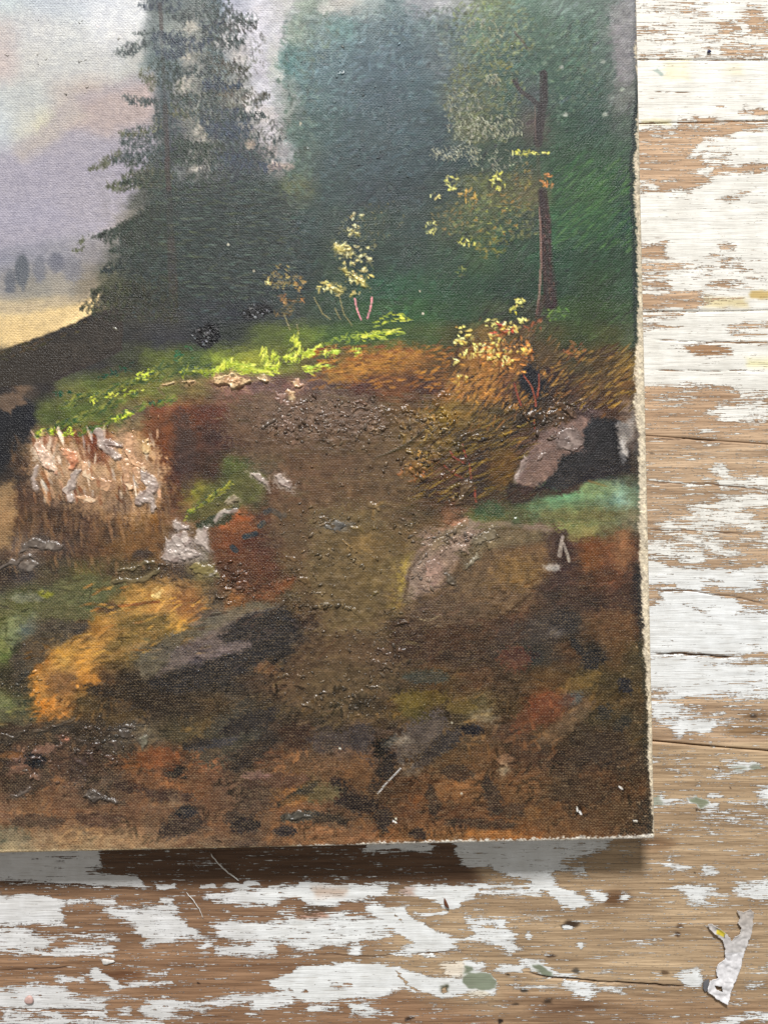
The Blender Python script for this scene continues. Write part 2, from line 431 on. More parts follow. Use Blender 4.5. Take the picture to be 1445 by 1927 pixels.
white([(505, 1738), (560, 1725), (670, 1724), (722, 1736), (732, 1766), (640, 1782), (560, 1786), (500, 1762)], 0.74, 6)
white(R(480, 1740, 512, 1758), 0.8, 4); white(R(528, 1712, 552, 1718), 0.6, 3); white(R(480, 1776, 520, 1796), 0.7, 4)
white([(688, 1712), (760, 1704), (782, 1726), (812, 1752), (852, 1770), (872, 1790), (790, 1799), (730, 1799), (772, 1776), (740, 1752), (706, 1732)], 0.95, 3)
bare([(728, 1710), (732, 1709), (770, 1738), (765, 1740)], 0.3, 2)
white(R(654, 1780, 672, 1801), 0.9, 3); white(R(784, 1717, 842, 1723), 0.85, 2)
white([(855, 1770), (884, 1764), (884, 1728), (895, 1728), (912, 1730), (950, 1730), (954, 1760), (984, 1790), (966, 1798), (930, 1776), (900, 1772)], 0.82, 4)
bare(E(930, 1745, 14, 7), 0.3, 4)
white([(942, 1745), (966, 1748), (976, 1790), (968, 1798), (945, 1785)], 0.72, 5)
white([(505, 1852), (540, 1840), (565, 1824), (650, 1814), (746, 1817), (816, 1838), (880, 1842), (942, 1846), (932, 1872), (872, 1868), (826, 1878), (800, 1872), (762, 1862), (705, 1876), (620, 1887), (560, 1882), (536, 1866)], 0.97, 3)
bare([(738, 1826), (744, 1826), (804, 1880), (797, 1880)], 0.1, 1.5); bare(E(632, 1858, 14, 4), 0.1, 3); bare(E(650, 1854, 6, 3), 0.1, 2); bare(E(576, 1866, 8, 4), 0.1, 2); bare(E(546, 1864, 10, 3), 0.1, 2)
bare(E(829, 1862, 7, 9), 0.0, 2)
white([(478, 1884), (540, 1868), (552, 1892), (478, 1902)], 0.88, 3); white(R(590, 1895, 636, 1904), 0.72, 3); white(R(655, 1893, 692, 1905), 0.72, 3)
white([(822, 1826), (840, 1812), (870, 1812), (890, 1808), (912, 1820), (905, 1832), (850, 1838)], 0.74, 4); white(E(902, 1870, 22, 7), 0.75, 4)
white(R(938, 1820, 985, 1830), 0.72, 4); white(E(485, 1912, 10, 4), 0.7, 3); white(R(655, 1906, 728, 1911), 0.62, 3)
# bottom right
white([(984, 1812), (1000, 1808), (1032, 1814), (1062, 1834), (1078, 1834), (1078, 1842), (1040, 1838), (1000, 1826)], 0.82, 4); white([(945, 1824), (985, 1822), (985, 1830), (945, 1830)], 0.8, 3)
white([(1060, 1846), (1090, 1846), (1120, 1868), (1105, 1886), (1080, 1874)], 0.72, 5); white(R(962, 1855, 1082, 1859), 0.7, 3); white(R(1110, 1858, 1180, 1868), 0.62, 4)
white([(1270, 1830), (1300, 1825), (1328, 1840), (1322, 1860), (1296, 1856)], 0.82, 5); white(R(1195, 1773, 1240, 1780), 0.5, 4)
white([(1300, 1935), (1340, 1922), (1400, 1912), (1470, 1910), (1470, 1916), (1400, 1920), (1350, 1935)], 0.78, 3); white(R(1400, 1850, 1470, 1858), 0.5, 4); white(R(1405, 1818, 1450, 1828), 0.42, 4)
white(R(965, 1726, 1025, 1732), 0.42, 3); white(E(1060, 1708, 5, 5), 0.75, 2); white(E(1094, 1783, 6, 8), 0.6, 2); white(E(1072, 1748, 9, 7), 0.7, 2); white(E(999, 1760, 5, 8), 0.6, 2)
# beyond the picture
for i in range(90):
    x = RNG.uniform(-700, 2100); y = RNG.uniform(1400, 2350)
    if -70 < x < 1470 and y < 1940: continue
    white(E(x, y, RNG.uniform(20, 110), RNG.uniform(5, 26)), RNG.uniform(0.6, 0.95), 6)

PWF = []          # wood colour and painted shade patches: (polygon, colour, softness)
W_TAN = rgb(206, 174, 142); W_MID = rgb(196, 168, 138); W_GREY = rgb(190, 164, 132); W_BRN = rgb(148, 116, 90); W_SHADE = rgb(110, 83, 62)
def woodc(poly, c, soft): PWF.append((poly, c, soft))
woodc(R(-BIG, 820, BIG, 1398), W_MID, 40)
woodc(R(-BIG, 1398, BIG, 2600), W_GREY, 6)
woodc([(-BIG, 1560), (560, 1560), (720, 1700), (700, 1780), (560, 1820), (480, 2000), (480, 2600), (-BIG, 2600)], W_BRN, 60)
woodc(R(-BIG, 1560, 900, 1672), W_SHADE, 25)  # shade below the canvas edge painted into the wood colour
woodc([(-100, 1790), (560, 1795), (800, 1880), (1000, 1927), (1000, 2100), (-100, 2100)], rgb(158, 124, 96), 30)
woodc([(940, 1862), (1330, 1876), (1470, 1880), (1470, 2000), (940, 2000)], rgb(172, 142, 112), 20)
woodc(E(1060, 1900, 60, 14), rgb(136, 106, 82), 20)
woodc(R(1290, 648, 1385, 670), rgb(186, 148, 112), 4)
woodc(E(1165, 1690, 30, 12), rgb(120, 88, 62), 14); woodc(E(1420, 1350, 30, 8), rgb(150, 122, 92), 10); woodc(E(1415, 1375, 45, 10), rgb(160, 130, 96), 10)
woodc(E(600, 1712, 34, 8), rgb(92, 74, 58), 8); woodc(E(210, 1835, 60, 8), rgb(112, 76, 52), 12); woodc(E(1240, 1590, 34, 10), rgb(140, 110, 82), 14)
for (kx, ky, kr, kc) in ((1075, 1742, 15, (70, 54, 40)), (1038, 1802, 9, (86, 66, 50)), (985, 1866, 8, (72, 66, 60)), (1032, 1886, 9, (80, 64, 50)), (964, 1892, 7, (76, 62, 50)),
                        (1280, 1742, 10, (120, 94, 70)), (1278, 1762, 9, (92, 68, 50)), (1090, 1826, 9, (90, 82, 72)), (1248, 1829, 8, (110, 88, 66)), (372, 1849, 5, (44, 28, 20)), (1420, 1350, 9, (96, 80, 66)),
                        (68, 1758, 6, (80, 62, 50)), (1382, 1345, 3, (40, 26, 20)), (1370, 1484, 3, (50, 26, 20)), (1351, 1449, 2.5, (60, 26, 20)), (1305, 1525, 3, (40, 30, 26)), (1315, 1527, 3, (44, 36, 30)), (1228, 852, 4, (90, 80, 70)), (1379, 1059, 4, (90, 84, 76)),
                        (960, 1836, 4, (60, 48, 38)), (1302, 1643, 3, (60, 52, 44)), (1360, 1866, 3, (70, 60, 50)), (764, 1922, 6, (60, 44, 34)), (944, 1922, 7, (50, 40, 34))):
    woodc(E(kx, ky, kr * 0.9, kr * 0.55), rgb(*kc), kr * 0.3)

PTF = []          # paint colour patches
W_PAINT = rgb(238, 236, 229)
def paintc(poly, c, soft=5): PTF.append((poly, c, soft))
paintc(R(-BIG, 1060, BIG, 2600), rgb(236, 238, 238), 60)
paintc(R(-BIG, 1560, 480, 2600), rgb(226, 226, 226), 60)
paintc(R(1255, 114, 1300, 152), rgb(240, 234, 208), 10); paintc(R(1200, 226, 1260, 234), rgb(222, 214, 178), 4); paintc(R(1370, 120, 1400, 140), rgb(240, 234, 212), 8)
paintc([(1232, 128), (1243, 124), (1252, 142), (1246, 143), (1238, 134)], rgb(178, 192, 184), 2)
paintc(R(1412, 546, 1470, 562), rgb(206, 180, 120), 4); paintc(R(1330, 560, 1405, 580), rgb(228, 214, 172), 8); paintc(R(1405, 674, 1470, 690), rgb(238, 232, 190), 8)
paintc([(1300, 1503), (1318, 1498), (1332, 1506), (1330, 1516), (1312, 1524), (1300, 1512)], rgb(140, 146, 122), 2); white([(1298, 1502), (1318, 1498), (1334, 1506), (1330, 1518), (1312, 1524), (1298, 1512)], 0.98, 2)
paintc(R(1228, 1494, 1252, 1518), rgb(168, 172, 156), 5); paintc(E(1415, 1446, 12, 7), rgb(150, 156, 140), 4); paintc(E(1385, 1448, 14, 5), rgb(176, 180, 168), 4)
SAGE = [(872, 1836), (884, 1832), (905, 1830), (930, 1832), (944, 1846), (940, 1860), (912, 1865), (886, 1858), (876, 1848)]
paintc(SAGE, rgb(138, 146, 126), 2); white(SAGE, 1.05, 2); paintc(R(873, 1818, 888, 1832), rgb(138, 146, 126), 2); white(R(873, 1818, 888, 1832), 1.0, 2)
paintc([(1006, 1820), (1022, 1818), (1042, 1828), (1040, 1837), (1022, 1836), (1012, 1826)], rgb(134, 142, 122), 2); white([(1006, 1820), (1022, 1818), (1042, 1828), (1040, 1837), (1022, 1836), (1012, 1826)], 1.0, 2)
paintc(R(820, 1806, 872, 1836), rgb(236, 224, 206), 6); paintc(E(900, 1872, 24, 8), rgb(236, 228, 210), 5)
paintc(R(600, 1672, 650, 1690), rgb(206, 186, 170), 10); paintc(R(560, 1718, 612, 1730), rgb(200, 160, 140), 5); paintc(R(745, 1672, 780, 1684), rgb(196, 170, 156), 8)
paintc(E(830, 1858, 9, 9), rgb(70, 70, 50), 4)

CRACKS = [  # (polyline, half width, depth mm) splits carved into the boards
    ([(1225, 1231), (1300, 1231), (1350, 1236), (1385, 1237)], 3.0, 1.3),
    ([(985, 1828), (1010, 1836), (1040, 1843), (1090, 1847), (1150, 1850), (1230, 1855), (1300, 1858)], 2.6, 1.6),
    ([(1215, 697), (1300, 697), (1445, 699)], 1.3, 0.5), ([(1215, 637), (1330, 643), (1445, 645)], 1.4, 0.5),
    ([(1225, 827), (1290, 824), (1350, 830)], 1.2, 0.4), ([(1220, 995), (1300, 998), (1400, 1004)], 1.8, 0.5),
    ([(1220, 908), (1340, 912), (1445, 924)], 1.6, 0.5), ([(1220, 1110), (1300, 1112), (1380, 1122), (1445, 1140)], 1.6, 0.6),
    ([(0, 1826), (70, 1824), (140, 1820)], 1.4, 0.5), ([(590, 1796), (700, 1800), (900, 1790)], 1.2, 0.4), ([(0, 1900), (120, 1900), (200, 1902)], 1.5, 0.5),
    ([(1200, 173), (1270, 173), (1300, 174)], 1.0, 0.3), ([(330, 1910), (440, 1915)], 1.0, 0.3), ([(0, 1660), (90, 1662), (270, 1676)], 1.4, 0.6),
]

def lines(parts):
    out = []
    for a, b, st in parts:
        n = max(1, int(round((b - a) / st)))
        out.append(np.linspace(a, b, n, endpoint=False))
    out.append(np.array([parts[-1][1]]))
    return np.concatenate(out)

def plank(top, bot, xparts, yparts, edge=0.0004):
    """one board between two seam lines given as (y at x=1200, slope)"""
    xs = lines(xparts)
    t = lines(yparts)                              # nominal y, mapped between the seams
    y0n, y1n = t[0], t[-1]
    ft = (t - y0n) / (y1n - y0n)
    X = np.repeat(xs[None, :], len(t), 0)
    bend = lambda s, x: s[0] + s[1] * (np.clip(x, 1150, 1600) - 1200) + (vnoise(x / 60.0, x * 0 + s[0], 1) - 0.5) * 2.0
    yt = bend(top, xs); yb = bend(bot, xs)
    Y = yt[None, :] + (yb - yt)[None, :] * ft[:, None]
    # ragged, wood-grain shaped warp of everything drawn on the board
    wx = X + fbm(X, Y, 30, 1, 3, 2.0) * 36 + fbm(X, Y, 6, 2, 2, 2.0) * 10
    wy = Y + fbm(X, Y, 22, 3, 3, 3.0) * 12 + fbm(X, Y, 5, 4, 2, 2.5) * 5
    P = np.full(X.shape, 0.06); W = np.tile(W_TAN, X.shape + (1,)); T = np.tile(W_PAINT, X.shape + (1,))
    ymin, ymax = Y.min() - 30, Y.max() + 30
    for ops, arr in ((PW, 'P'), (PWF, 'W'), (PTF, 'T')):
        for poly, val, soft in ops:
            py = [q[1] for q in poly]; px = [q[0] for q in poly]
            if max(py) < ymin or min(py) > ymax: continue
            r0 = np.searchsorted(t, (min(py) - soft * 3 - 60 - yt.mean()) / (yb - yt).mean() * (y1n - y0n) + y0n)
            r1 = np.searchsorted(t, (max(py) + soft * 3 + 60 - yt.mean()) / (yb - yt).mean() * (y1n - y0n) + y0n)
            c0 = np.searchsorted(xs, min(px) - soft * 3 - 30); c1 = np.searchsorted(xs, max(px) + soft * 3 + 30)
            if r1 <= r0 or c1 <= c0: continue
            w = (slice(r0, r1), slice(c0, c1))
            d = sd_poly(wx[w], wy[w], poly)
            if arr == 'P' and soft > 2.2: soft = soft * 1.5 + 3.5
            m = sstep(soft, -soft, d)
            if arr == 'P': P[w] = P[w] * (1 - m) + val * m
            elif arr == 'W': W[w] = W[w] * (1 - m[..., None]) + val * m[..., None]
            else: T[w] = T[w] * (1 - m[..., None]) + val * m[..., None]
    # relief: eased edges, slight cup, splits
    e = np.minimum(Y - yt[None, :], yb[None, :] - Y)
    Z = -edge * np.clip(1 - e / 3.5, 0, 1) ** 2 + fbm(X, Y, 160, 5, 2, 3) * 0.0008 - 0.00035 + fbm(X, Y, 9, 2, 3, 10) * 0.0004
    for pts, hw, dep in CRACKS:
        py = [q[1] for q in pts]
        if max(py) < ymin or min(py) > ymax: continue
        d, tt, _ = sd_line(X, Y + fbm(X, Y, 14, 4, 2, 2) * 5, pts)
        k = np.clip(np.minimum(tt, 1 - tt) * 8, 0, 1)
        m = sstep(hw, hw * 0.25, d) * k
        Z -= dep * 0.001 * m
        P *= 1 - 0.9 * m
        W[:] = W * (1 - 0.6 * m[..., None]) + rgb(62, 40, 30) * 0.6 * m[..., None]
    seamdirt = np.clip(1 - e / 4.0, 0, 1)
    P -= 0.22 * seamdirt
    wxm, wym = tw(X, Y)
    V = np.stack([wxm, wym, Z], -1)
    # sides of the board go down 15 mm
    top_s = V[:1].copy(); top_s[..., 2] = -0.015
    bot_s = V[-1:].copy(); bot_s[..., 2] = -0.015
    V = np.concatenate([top_s, V, bot_s], 0)
    pad = lambda a: np.concatenate([a[:1], a, a[-1:]], 0)
    P, W, T = pad(P), pad(W), pad(T)
    P[0] = 0.1; P[-1] = 0.1
    nr, nc = P.shape
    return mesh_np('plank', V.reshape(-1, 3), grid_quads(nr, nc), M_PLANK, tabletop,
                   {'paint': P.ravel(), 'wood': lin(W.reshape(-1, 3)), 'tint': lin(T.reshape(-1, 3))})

XR = [(-800, 1150, 40), (1150, 1470, 3.2), (1470, 2200, 14)]
XB = [(-800, -40, 16), (-40, 1470, 3.2), (1470, 2200, 14)]
G = 0.3
plank((-420, 0), (112 - G, 0), XR, [(-420, -30, 12), (-30, 112, 1.8)])
plank((112 + G, 0), (232 - G, -0.02), XR, [(112, 232, 1.8)])
plank((232 + G, -0.02), (587 - G, -0.012), XR, [(232, 587, 1.8)])
plank((587 + G, -0.012), (818 - G, 0.075), XR, [(587, 818, 1.8)])
plank((818 + G, 0.075), (1393 - 1.5, 0.085), XR, [(818, 1393, 1.9)])
plank((1393 + 1.5, 0.085), (1978 - G, 0.06), XB, [(1393, 1560, 3.0), (1560, 1940, 1.7), (1940, 1978, 6)])
plank((1978 + G, 0.06), (2420, 0.03), XR[:1] + [(1150, 2200, 14)], [(1978, 2420, 7)])
# dark box added under the boards so no world light shows through the joints
bx0, by0 = tw(-790, -410); bx1, by1 = tw(2190, 2410)
zt, zb = -0.0152, -0.034
bv = [(bx0, by0, zt), (bx1, by0, zt), (bx1, by1, zt), (bx0, by1, zt), (bx0, by0, zb), (bx1, by0, zb), (bx1, by1, zb), (bx0, by1, zb)]
mesh_np('joint_backing', bv, [(3, 2, 1, 0), (4, 5, 6, 7), (0, 1, 5, 4), (1, 2, 6, 5), (2, 3, 7, 6), (3, 0, 4, 7)],
        simple_material('dark_joint_backing', (0.05, 0.032, 0.02), 0.8), tabletop, smooth=False)

# ================================================================== the painting
painting = empty('painting', 'old oil landscape on stretched canvas, pines above a rocky stony path', 'painting')
EX, EY = (math.cos(TH), -math.sin(TH)), (math.sin(TH), math.cos(TH))     # along the bottom edge, down the right edge
OX, OY = 1233.0, 1580.0                                                  # lower right corner of the canvas
UL, VL = 2300.0, 1960.0                                                  # full size of the canvas
ROLL = 7.0                                                               # canvas bends over the stretcher edge

us = lines([(-UL, -1330, 16), (-1330, -ROLL * 1.5, 2.0), (-ROLL * 1.5, 0, 1.0)])
vs = lines([(-VL, -1660, 10), (-1660, -ROLL * 1.5, 2.0), (-ROLL * 1.5, 0, 1.0)])
U, Vv = np.meshgrid(us, vs)
IX = OX + U * EX[0] + Vv * EY[0]
IY = OY + U * EX[1] + Vv * EY[1]

def win(x0, x1, y0, y1):
    cu = []; cv = []
    for x in (x0, x1):
        for y in (y0, y1):
            dx, dy = x - OX, y - OY
            cu.append(dx * EX[0] + dy * EX[1]); cv.append(dx * EY[0] + dy * EY[1])
    a, b = np.searchsorted(us, min(cu)), np.searchsorted(us, max(cu)) + 1
    c, d = np.searchsorted(vs, min(cv)), np.searchsorted(vs, max(cv)) + 1
    return (slice(c, d), slice(a, b))

# ---- the colours as seen under the window light, sheen included, row by row (x: r g b)
ROWS = {
0: '0 200 210 212|100 195 203 212|200 215 220 228|260 222 225 228|300 110 120 118|350 105 118 120|400 90 108 115|440 170 172 185|500 212 210 218|540 190 190 190|580 150 165 150|640 185 180 175|700 150 165 165|740 110 135 140|790 150 155 165|830 175 175 180|870 150 155 150|920 120 135 110|1000 100 125 110|1060 110 130 120|1120 105 125 115|1150 110 125 118|1185 150 150 155',
60: '0 205 200 198|60 205 205 205|130 205 208 208|200 222 223 224|250 220 220 220|290 120 130 130|330 140 147 142|360 170 168 165|400 100 115 120|430 165 165 168|480 205 203 212|520 200 200 205|560 130 150 140|600 115 140 140|650 95 130 135|700 95 120 130|760 85 112 125|800 95 118 125|850 95 115 115|900 105 125 105|960 90 110 95|1020 85 110 95|1100 85 110 98|1140 105 120 112|1170 150 145 150',
120: '0 210 195 190|60 205 203 198|130 205 205 202|200 205 205 203|250 190 190 185|290 100 115 115|330 95 110 115|360 165 160 155|400 95 112 115|440 150 150 150|490 200 198 208|520 185 190 185|550 95 130 130|620 90 120 130|700 82 108 122|780 75 102 115|820 90 108 115|870 90 105 95|930 75 98 85|1000 70 95 82|1080 72 98 85|1130 85 105 95|1170 140 135 140',
180: '0 195 200 200|60 195 198 195|130 195 185 178|180 192 175 165|230 185 178 172|270 150 150 145|310 85 95 100|350 160 155 145|400 85 98 98|440 135 135 128|500 195 193 200|540 140 150 145|580 85 115 118|650 78 105 115|720 70 95 108|800 68 95 105|850 90 105 95|900 85 98 82|950 70 92 78|1000 70 80 78|1060 62 88 76|1120 65 90 80|1170 110 115 110',
240: '0 200 208 212|50 205 205 195|80 210 205 180|130 180 168 165|200 180 172 170|250 150 145 138|290 95 100 98|330 80 85 90|370 165 155 140|400 85 92 88|430 75 85 92|470 130 130 128|510 180 175 178|540 115 125 118|600 72 102 102|680 68 92 100|760 65 90 100|820 62 85 92|880 95 100 75|950 70 85 70|1010 80 75 68|1060 55 82 66|1120 55 80 68|1175 80 95 85',
300: '0 180 178 188|60 170 166 178|130 172 165 172|200 150 145 145|230 110 110 105|280 75 82 80|330 62 66 70|380 135 125 112|420 60 66 75|470 68 72 78|520 150 142 140|560 85 105 95|640 62 85 90|720 60 82 90|800 55 78 85|860 58 78 78|930 62 80 66|1000 62 80 62|1060 52 80 58|1120 55 85 60|1175 62 85 68',
360: '0 165 163 178|80 165 162 180|160 175 170 178|210 150 145 140|250 85 88 82|310 60 68 66|370 58 64 66|430 52 62 68|500 60 75 72|560 85 95 72|620 58 80 80|700 55 72 78|780 50 70 75|830 55 72 65|890 85 92 60|950 85 88 58|1000 95 90 60|1060 52 82 55|1120 62 98 58|1180 52 80 60',
420: '0 160 160 180|80 160 158 175|160 170 166 172|210 155 148 145|250 110 108 100|290 58 66 60|350 50 60 58|420 50 60 58|500 52 66 66|580 55 75 72|640 58 75 68|700 60 78 65|780 50 72 68|840 70 85 60|900 75 88 58|960 60 80 58|1000 58 70 55|1060 50 88 58|1120 50 85 55|1185 45 75 60',
480: '0 145 145 160|60 140 140 152|120 150 148 158|180 145 140 142|220 100 100 92|260 70 76 70|320 48 56 52|400 42 52 50|480 45 56 54|560 46 62 60|640 55 72 60|700 52 70 60|760 48 70 62|840 50 75 58|900 60 82 55|960 48 72 54|1060 42 72 52|1120 42 70 48|1185 48 72 52',
540: '0 150 145 142|60 150 145 135|120 158 150 138|170 135 125 108|210 78 80 62|260 52 56 46|320 46 50 46|400 45 50 50|480 42 48 50|560 50 60 56|640 62 80 62|720 45 78 58|800 45 78 55|880 45 72 52|960 42 64 50|1060 42 64 48|1120 48 70 44|1185 52 75 55',
590: '0 225 200 150|60 222 196 145|120 215 190 140|170 130 118 92|220 62 60 52|300 55 56 52|400 50 54 58|470 40 44 50|540 60 66 58|620 55 72 55|700 60 88 55|780 55 90 52|860 48 75 50|940 60 70 48|1010 60 62 46|1060 58 80 45|1120 52 70 40|1185 58 78 52',
630: '0 220 190 135|50 190 160 110|100 75 66 54|160 58 54 50|240 52 52 50|320 55 56 58|380 38 42 45|440 48 54 46|500 85 95 48|560 100 115 45|640 75 100 50|720 75 98 45|800 70 85 45|860 75 75 40|920 120 95 50|980 95 75 48|1040 70 70 40|1100 60 72 40|1150 70 75 42|1190 75 85 60',
680: '0 60 55 50|60 62 55 52|120 55 50 48|180 52 50 46|240 62 66 48|300 90 100 45|360 75 92 48|420 130 145 50|480 150 155 55|540 110 115 50|600 110 100 50|660 140 100 45|720 150 105 45|780 130 90 42|840 95 70 38|900 150 105 50|960 130 90 48|1020 75 52 38|1080 70 60 38|1140 85 66 38|1185 120 95 50',
730: '0 50 45 44|40 110 88 70|80 52 48 46|130 95 100 58|180 90 100 48|240 105 110 48|300 110 110 50|360 120 105 60|440 130 95 85|500 110 85 75|560 115 85 75|620 100 75 60|680 95 60 45|740 110 70 40|800 85 55 40|860 150 105 55|920 145 100 48|960 90 60 42|1000 45 38 38|1060 70 50 38|1120 95 72 45|1185 110 80 45',
780: '0 38 38 42|50 40 40 42|90 80 90 48|150 90 105 50|210 105 110 52|260 125 105 70|310 110 75 50|350 100 60 38|400 85 50 38|460 95 70 58|520 100 80 68|580 95 76 62|640 85 68 55|700 85 66 50|760 100 75 45|820 120 95 42|880 110 85 42|940 90 70 40|1000 62 48 36|1050 85 66 50|1100 85 66 60|1150 75 55 42|1185 130 110 95',
830: '0 36 36 40|40 75 62 48|80 140 110 80|130 150 115 75|180 130 85 55|230 150 115 85|280 150 110 70|310 95 58 36|360 75 48 36|420 70 45 38|480 75 55 45|560 85 65 52|640 82 66 50|720 85 68 48|770 105 85 42|830 105 85 45|880 75 58 35|940 85 66 36|980 80 60 45|1040 115 95 90|1090 60 52 52|1140 45 42 42|1185 95 85 80',
880: '0 55 48 45|40 70 55 45|80 110 85 65|130 150 115 85|190 170 125 85|240 140 100 65|280 120 80 50|340 75 48 38|400 65 48 36|440 80 85 45|500 85 75 55|560 90 62 46|640 85 60 45|720 88 68 46|780 110 80 45|840 90 62 40|900 70 50 36|950 90 65 35|990 100 80 72|1040 75 58 52|1080 42 42 45|1140 42 42 44|1190 62 55 48',
930: '0 140 110 80|40 85 62 48|100 100 78 62|160 115 85 62|220 110 82 60|280 130 92 58|320 85 56 38|370 115 110 48|420 85 88 45|470 90 82 50|540 85 60 42|620 88 66 46|700 85 66 46|770 85 66 42|830 82 58 40|880 72 52 42|930 62 52 38|1000 70 80 52|1060 92 125 88|1110 110 135 95|1160 115 150 130|1195 110 125 100',
980: '0 130 95 68|40 95 70 50|90 75 55 42|150 85 60 45|210 100 70 45|280 120 85 45|330 110 80 55|380 95 75 48|440 140 80 42|490 80 52 40|560 80 62 42|620 85 70 50|680 95 80 48|740 85 70 48|800 85 68 46|850 120 88 65|900 95 90 52|960 80 80 50|1020 95 95 62|1080 115 120 72|1140 105 105 72|1195 115 105 80',
1030: '0 95 75 60|60 110 92 80|110 80 62 52|170 80 58 42|240 105 75 45|290 105 75 45|340 120 105 98|380 100 85 70|430 120 72 40|480 80 48 38|560 85 66 44|630 90 72 46|690 150 110 52|750 100 82 48|810 150 125 110|860 130 110 95|920 100 85 62|980 130 90 45|1020 120 82 42|1060 75 55 48|1110 110 70 42|1160 120 78 50|1200 95 62 45',
1080: '0 55 45 40|50 70 62 58|100 75 66 48|160 95 88 52|220 85 70 45|280 80 65 42|330 75 60 48|380 110 95 60|430 90 62 42|500 95 58 38|560 90 70 44|640 85 70 44|700 120 100 50|745 150 125 60|790 135 110 100|840 120 98 88|900 100 80 52|960 110 82 42|1010 130 85 40|1050 65 45 42|1110 85 55 38|1160 95 60 42|1200 50 38 36',
1130: '0 80 80 60|50 85 90 55|100 90 92 62|160 85 88 58|210 95 85 48|260 170 125 55|310 190 140 70|350 140 90 50|400 90 75 58|450 130 85 48|500 80 58 42|560 82 66 44|640 82 68 44|700 92 78 46|750 125 105 58|800 95 78 70|860 85 66 52|920 90 68 45|980 80 58 42|1050 62 48 42|1110 60 45 40|1160 65 45 38|1200 55 40 36',
1180: '0 85 95 48|50 95 100 85|100 80 75 62|150 85 68 48|190 160 115 50|240 120 95 45|300 95 80 42|340 180 135 60|380 110 90 75|430 105 90 82|480 75 62 58|530 50 44 42|570 55 42 36|620 80 64 44|700 75 62 42|770 70 52 40|840 70 50 38|900 80 56 40|970 70 52 44|1020 62 55 52|1070 50 46 44|1120 85 60 40|1180 90 62 42|1208 60 45 38',
1230: '0 85 95 50|30 60 60 42|70 130 90 45|120 200 145 60|170 190 135 55|220 110 85 42|270 95 88 68|320 85 78 72|370 75 66 68|420 90 80 80|470 55 50 50|530 45 40 38|580 60 46 36|640 72 58 42|720 68 52 40|800 70 50 38|880 62 46 36|960 66 52 44|1010 50 48 46|1070 75 54 38|1110 48 44 40|1160 85 62 38|1208 75 65 42',
1280: '0 62 60 44|40 66 60 46|70 170 115 48|120 120 85 55|160 170 120 55|200 75 56 38|250 50 42 34|300 45 40 36|350 50 46 44|420 50 46 44|480 66 50 38|540 72 54 40|600 75 60 42|680 70 58 42|760 66 56 40|830 80 60 36|900 80 56 38|960 70 52 36|1040 85 62 36|1100 80 65 36|1160 70 58 36|1208 72 60 40',
1330: '0 100 105 60|40 75 75 52|80 160 105 45|120 150 100 48|160 90 70 42|210 66 52 36|270 48 40 34|340 52 44 36|400 66 52 36|460 60 54 46|520 62 52 42|580 66 54 38|640 72 62 44|720 80 62 38|780 82 72 36|830 72 58 36|900 95 80 48|960 75 56 34|1020 110 62 38|1080 80 62 46|1130 75 60 36|1205 70 56 36',
1380: '0 70 55 42|60 62 50 40|120 66 55 44|180 62 50 40|230 80 70 60|280 85 76 62|330 72 62 44|380 85 70 45|420 60 55 48|470 55 52 48|520 60 50 44|560 58 44 38|620 70 58 46|680 75 62 54|730 70 56 46|790 72 62 54|840 70 58 46|900 80 62 44|960 85 60 44|1030 85 62 42|1090 62 50 38|1150 60 48 36|1205 66 54 36',
1430: '0 62 48 40|40 95 70 58|80 80 60 48|140 62 48 42|200 70 52 42|260 95 62 40|310 110 70 48|350 90 62 44|400 115 80 58|440 62 52 46|500 85 60 46|560 105 75 52|620 95 70 52|680 82 64 54|740 70 55 44|800 70 55 40|860 85 62 40|920 95 68 44|990 75 52 38|1060 62 46 36|1120 58 44 36|1200 62 48 36',
1480: '0 70 52 42|50 90 66 50|100 100 72 52|150 75 60 52|200 78 66 58|260 90 64 48|310 105 72 50|370 110 72 48|420 80 60 50|480 75 60 46|540 105 74 46|600 90 72 48|650 62 46 38|720 75 54 38|800 85 56 36|860 115 78 48|920 80 58 40|980 95 66 42|1050 58 46 36|1120 72 50 34|1200 75 52 34',
1530: '0 120 90 70|60 110 82 60|120 100 72 54|180 110 80 60|240 95 70 55|300 100 75 58|350 70 55 48|400 95 68 52|460 70 56 48|520 100 72 52|580 110 78 54|640 85 62 46|720 85 60 42|800 90 58 38|850 70 48 36|920 85 56 38|980 75 54 38|1040 85 60 40|1110 66 50 38|1170 62 48 36|1215 50 42 36',
1585: '0 130 125 100|80 150 125 95|160 160 130 95|240 155 125 92|320 100 78 62|400 105 78 60|460 75 60 52|520 110 80 58|600 140 98 64|680 130 90 60|760 125 85 52|840 140 95 55|920 135 88 48|1000 125 80 45|1060 105 72 45|1130 85 60 42|1215 62 48 38',
}
wpx = fbm(IX, IY, 46, 0, 4, 1.3) * 62 + fbm(IX, IY, 9, 3, 2, 2.2) * 16
wpy = fbm(IX, IY, 40, 2, 4, 1.3) * 46 + fbm(IX, IY, 7, 4, 2, 2.2) * 11
wk = 0.2 + 0.4 * sstep(150, 350, IX + 0.4 * IY)
QX = np.abs(IX + wpx * wk); QY = np.abs(IY + wpy * wk)
acc = np.zeros(IX.shape + (3,), np.float32); wsum = np.full(IX.shape, 1e-12, np.float32)
ry = sorted(ROWS)
rowcol = []
fx = np.arange(0, 2300, 6.0)
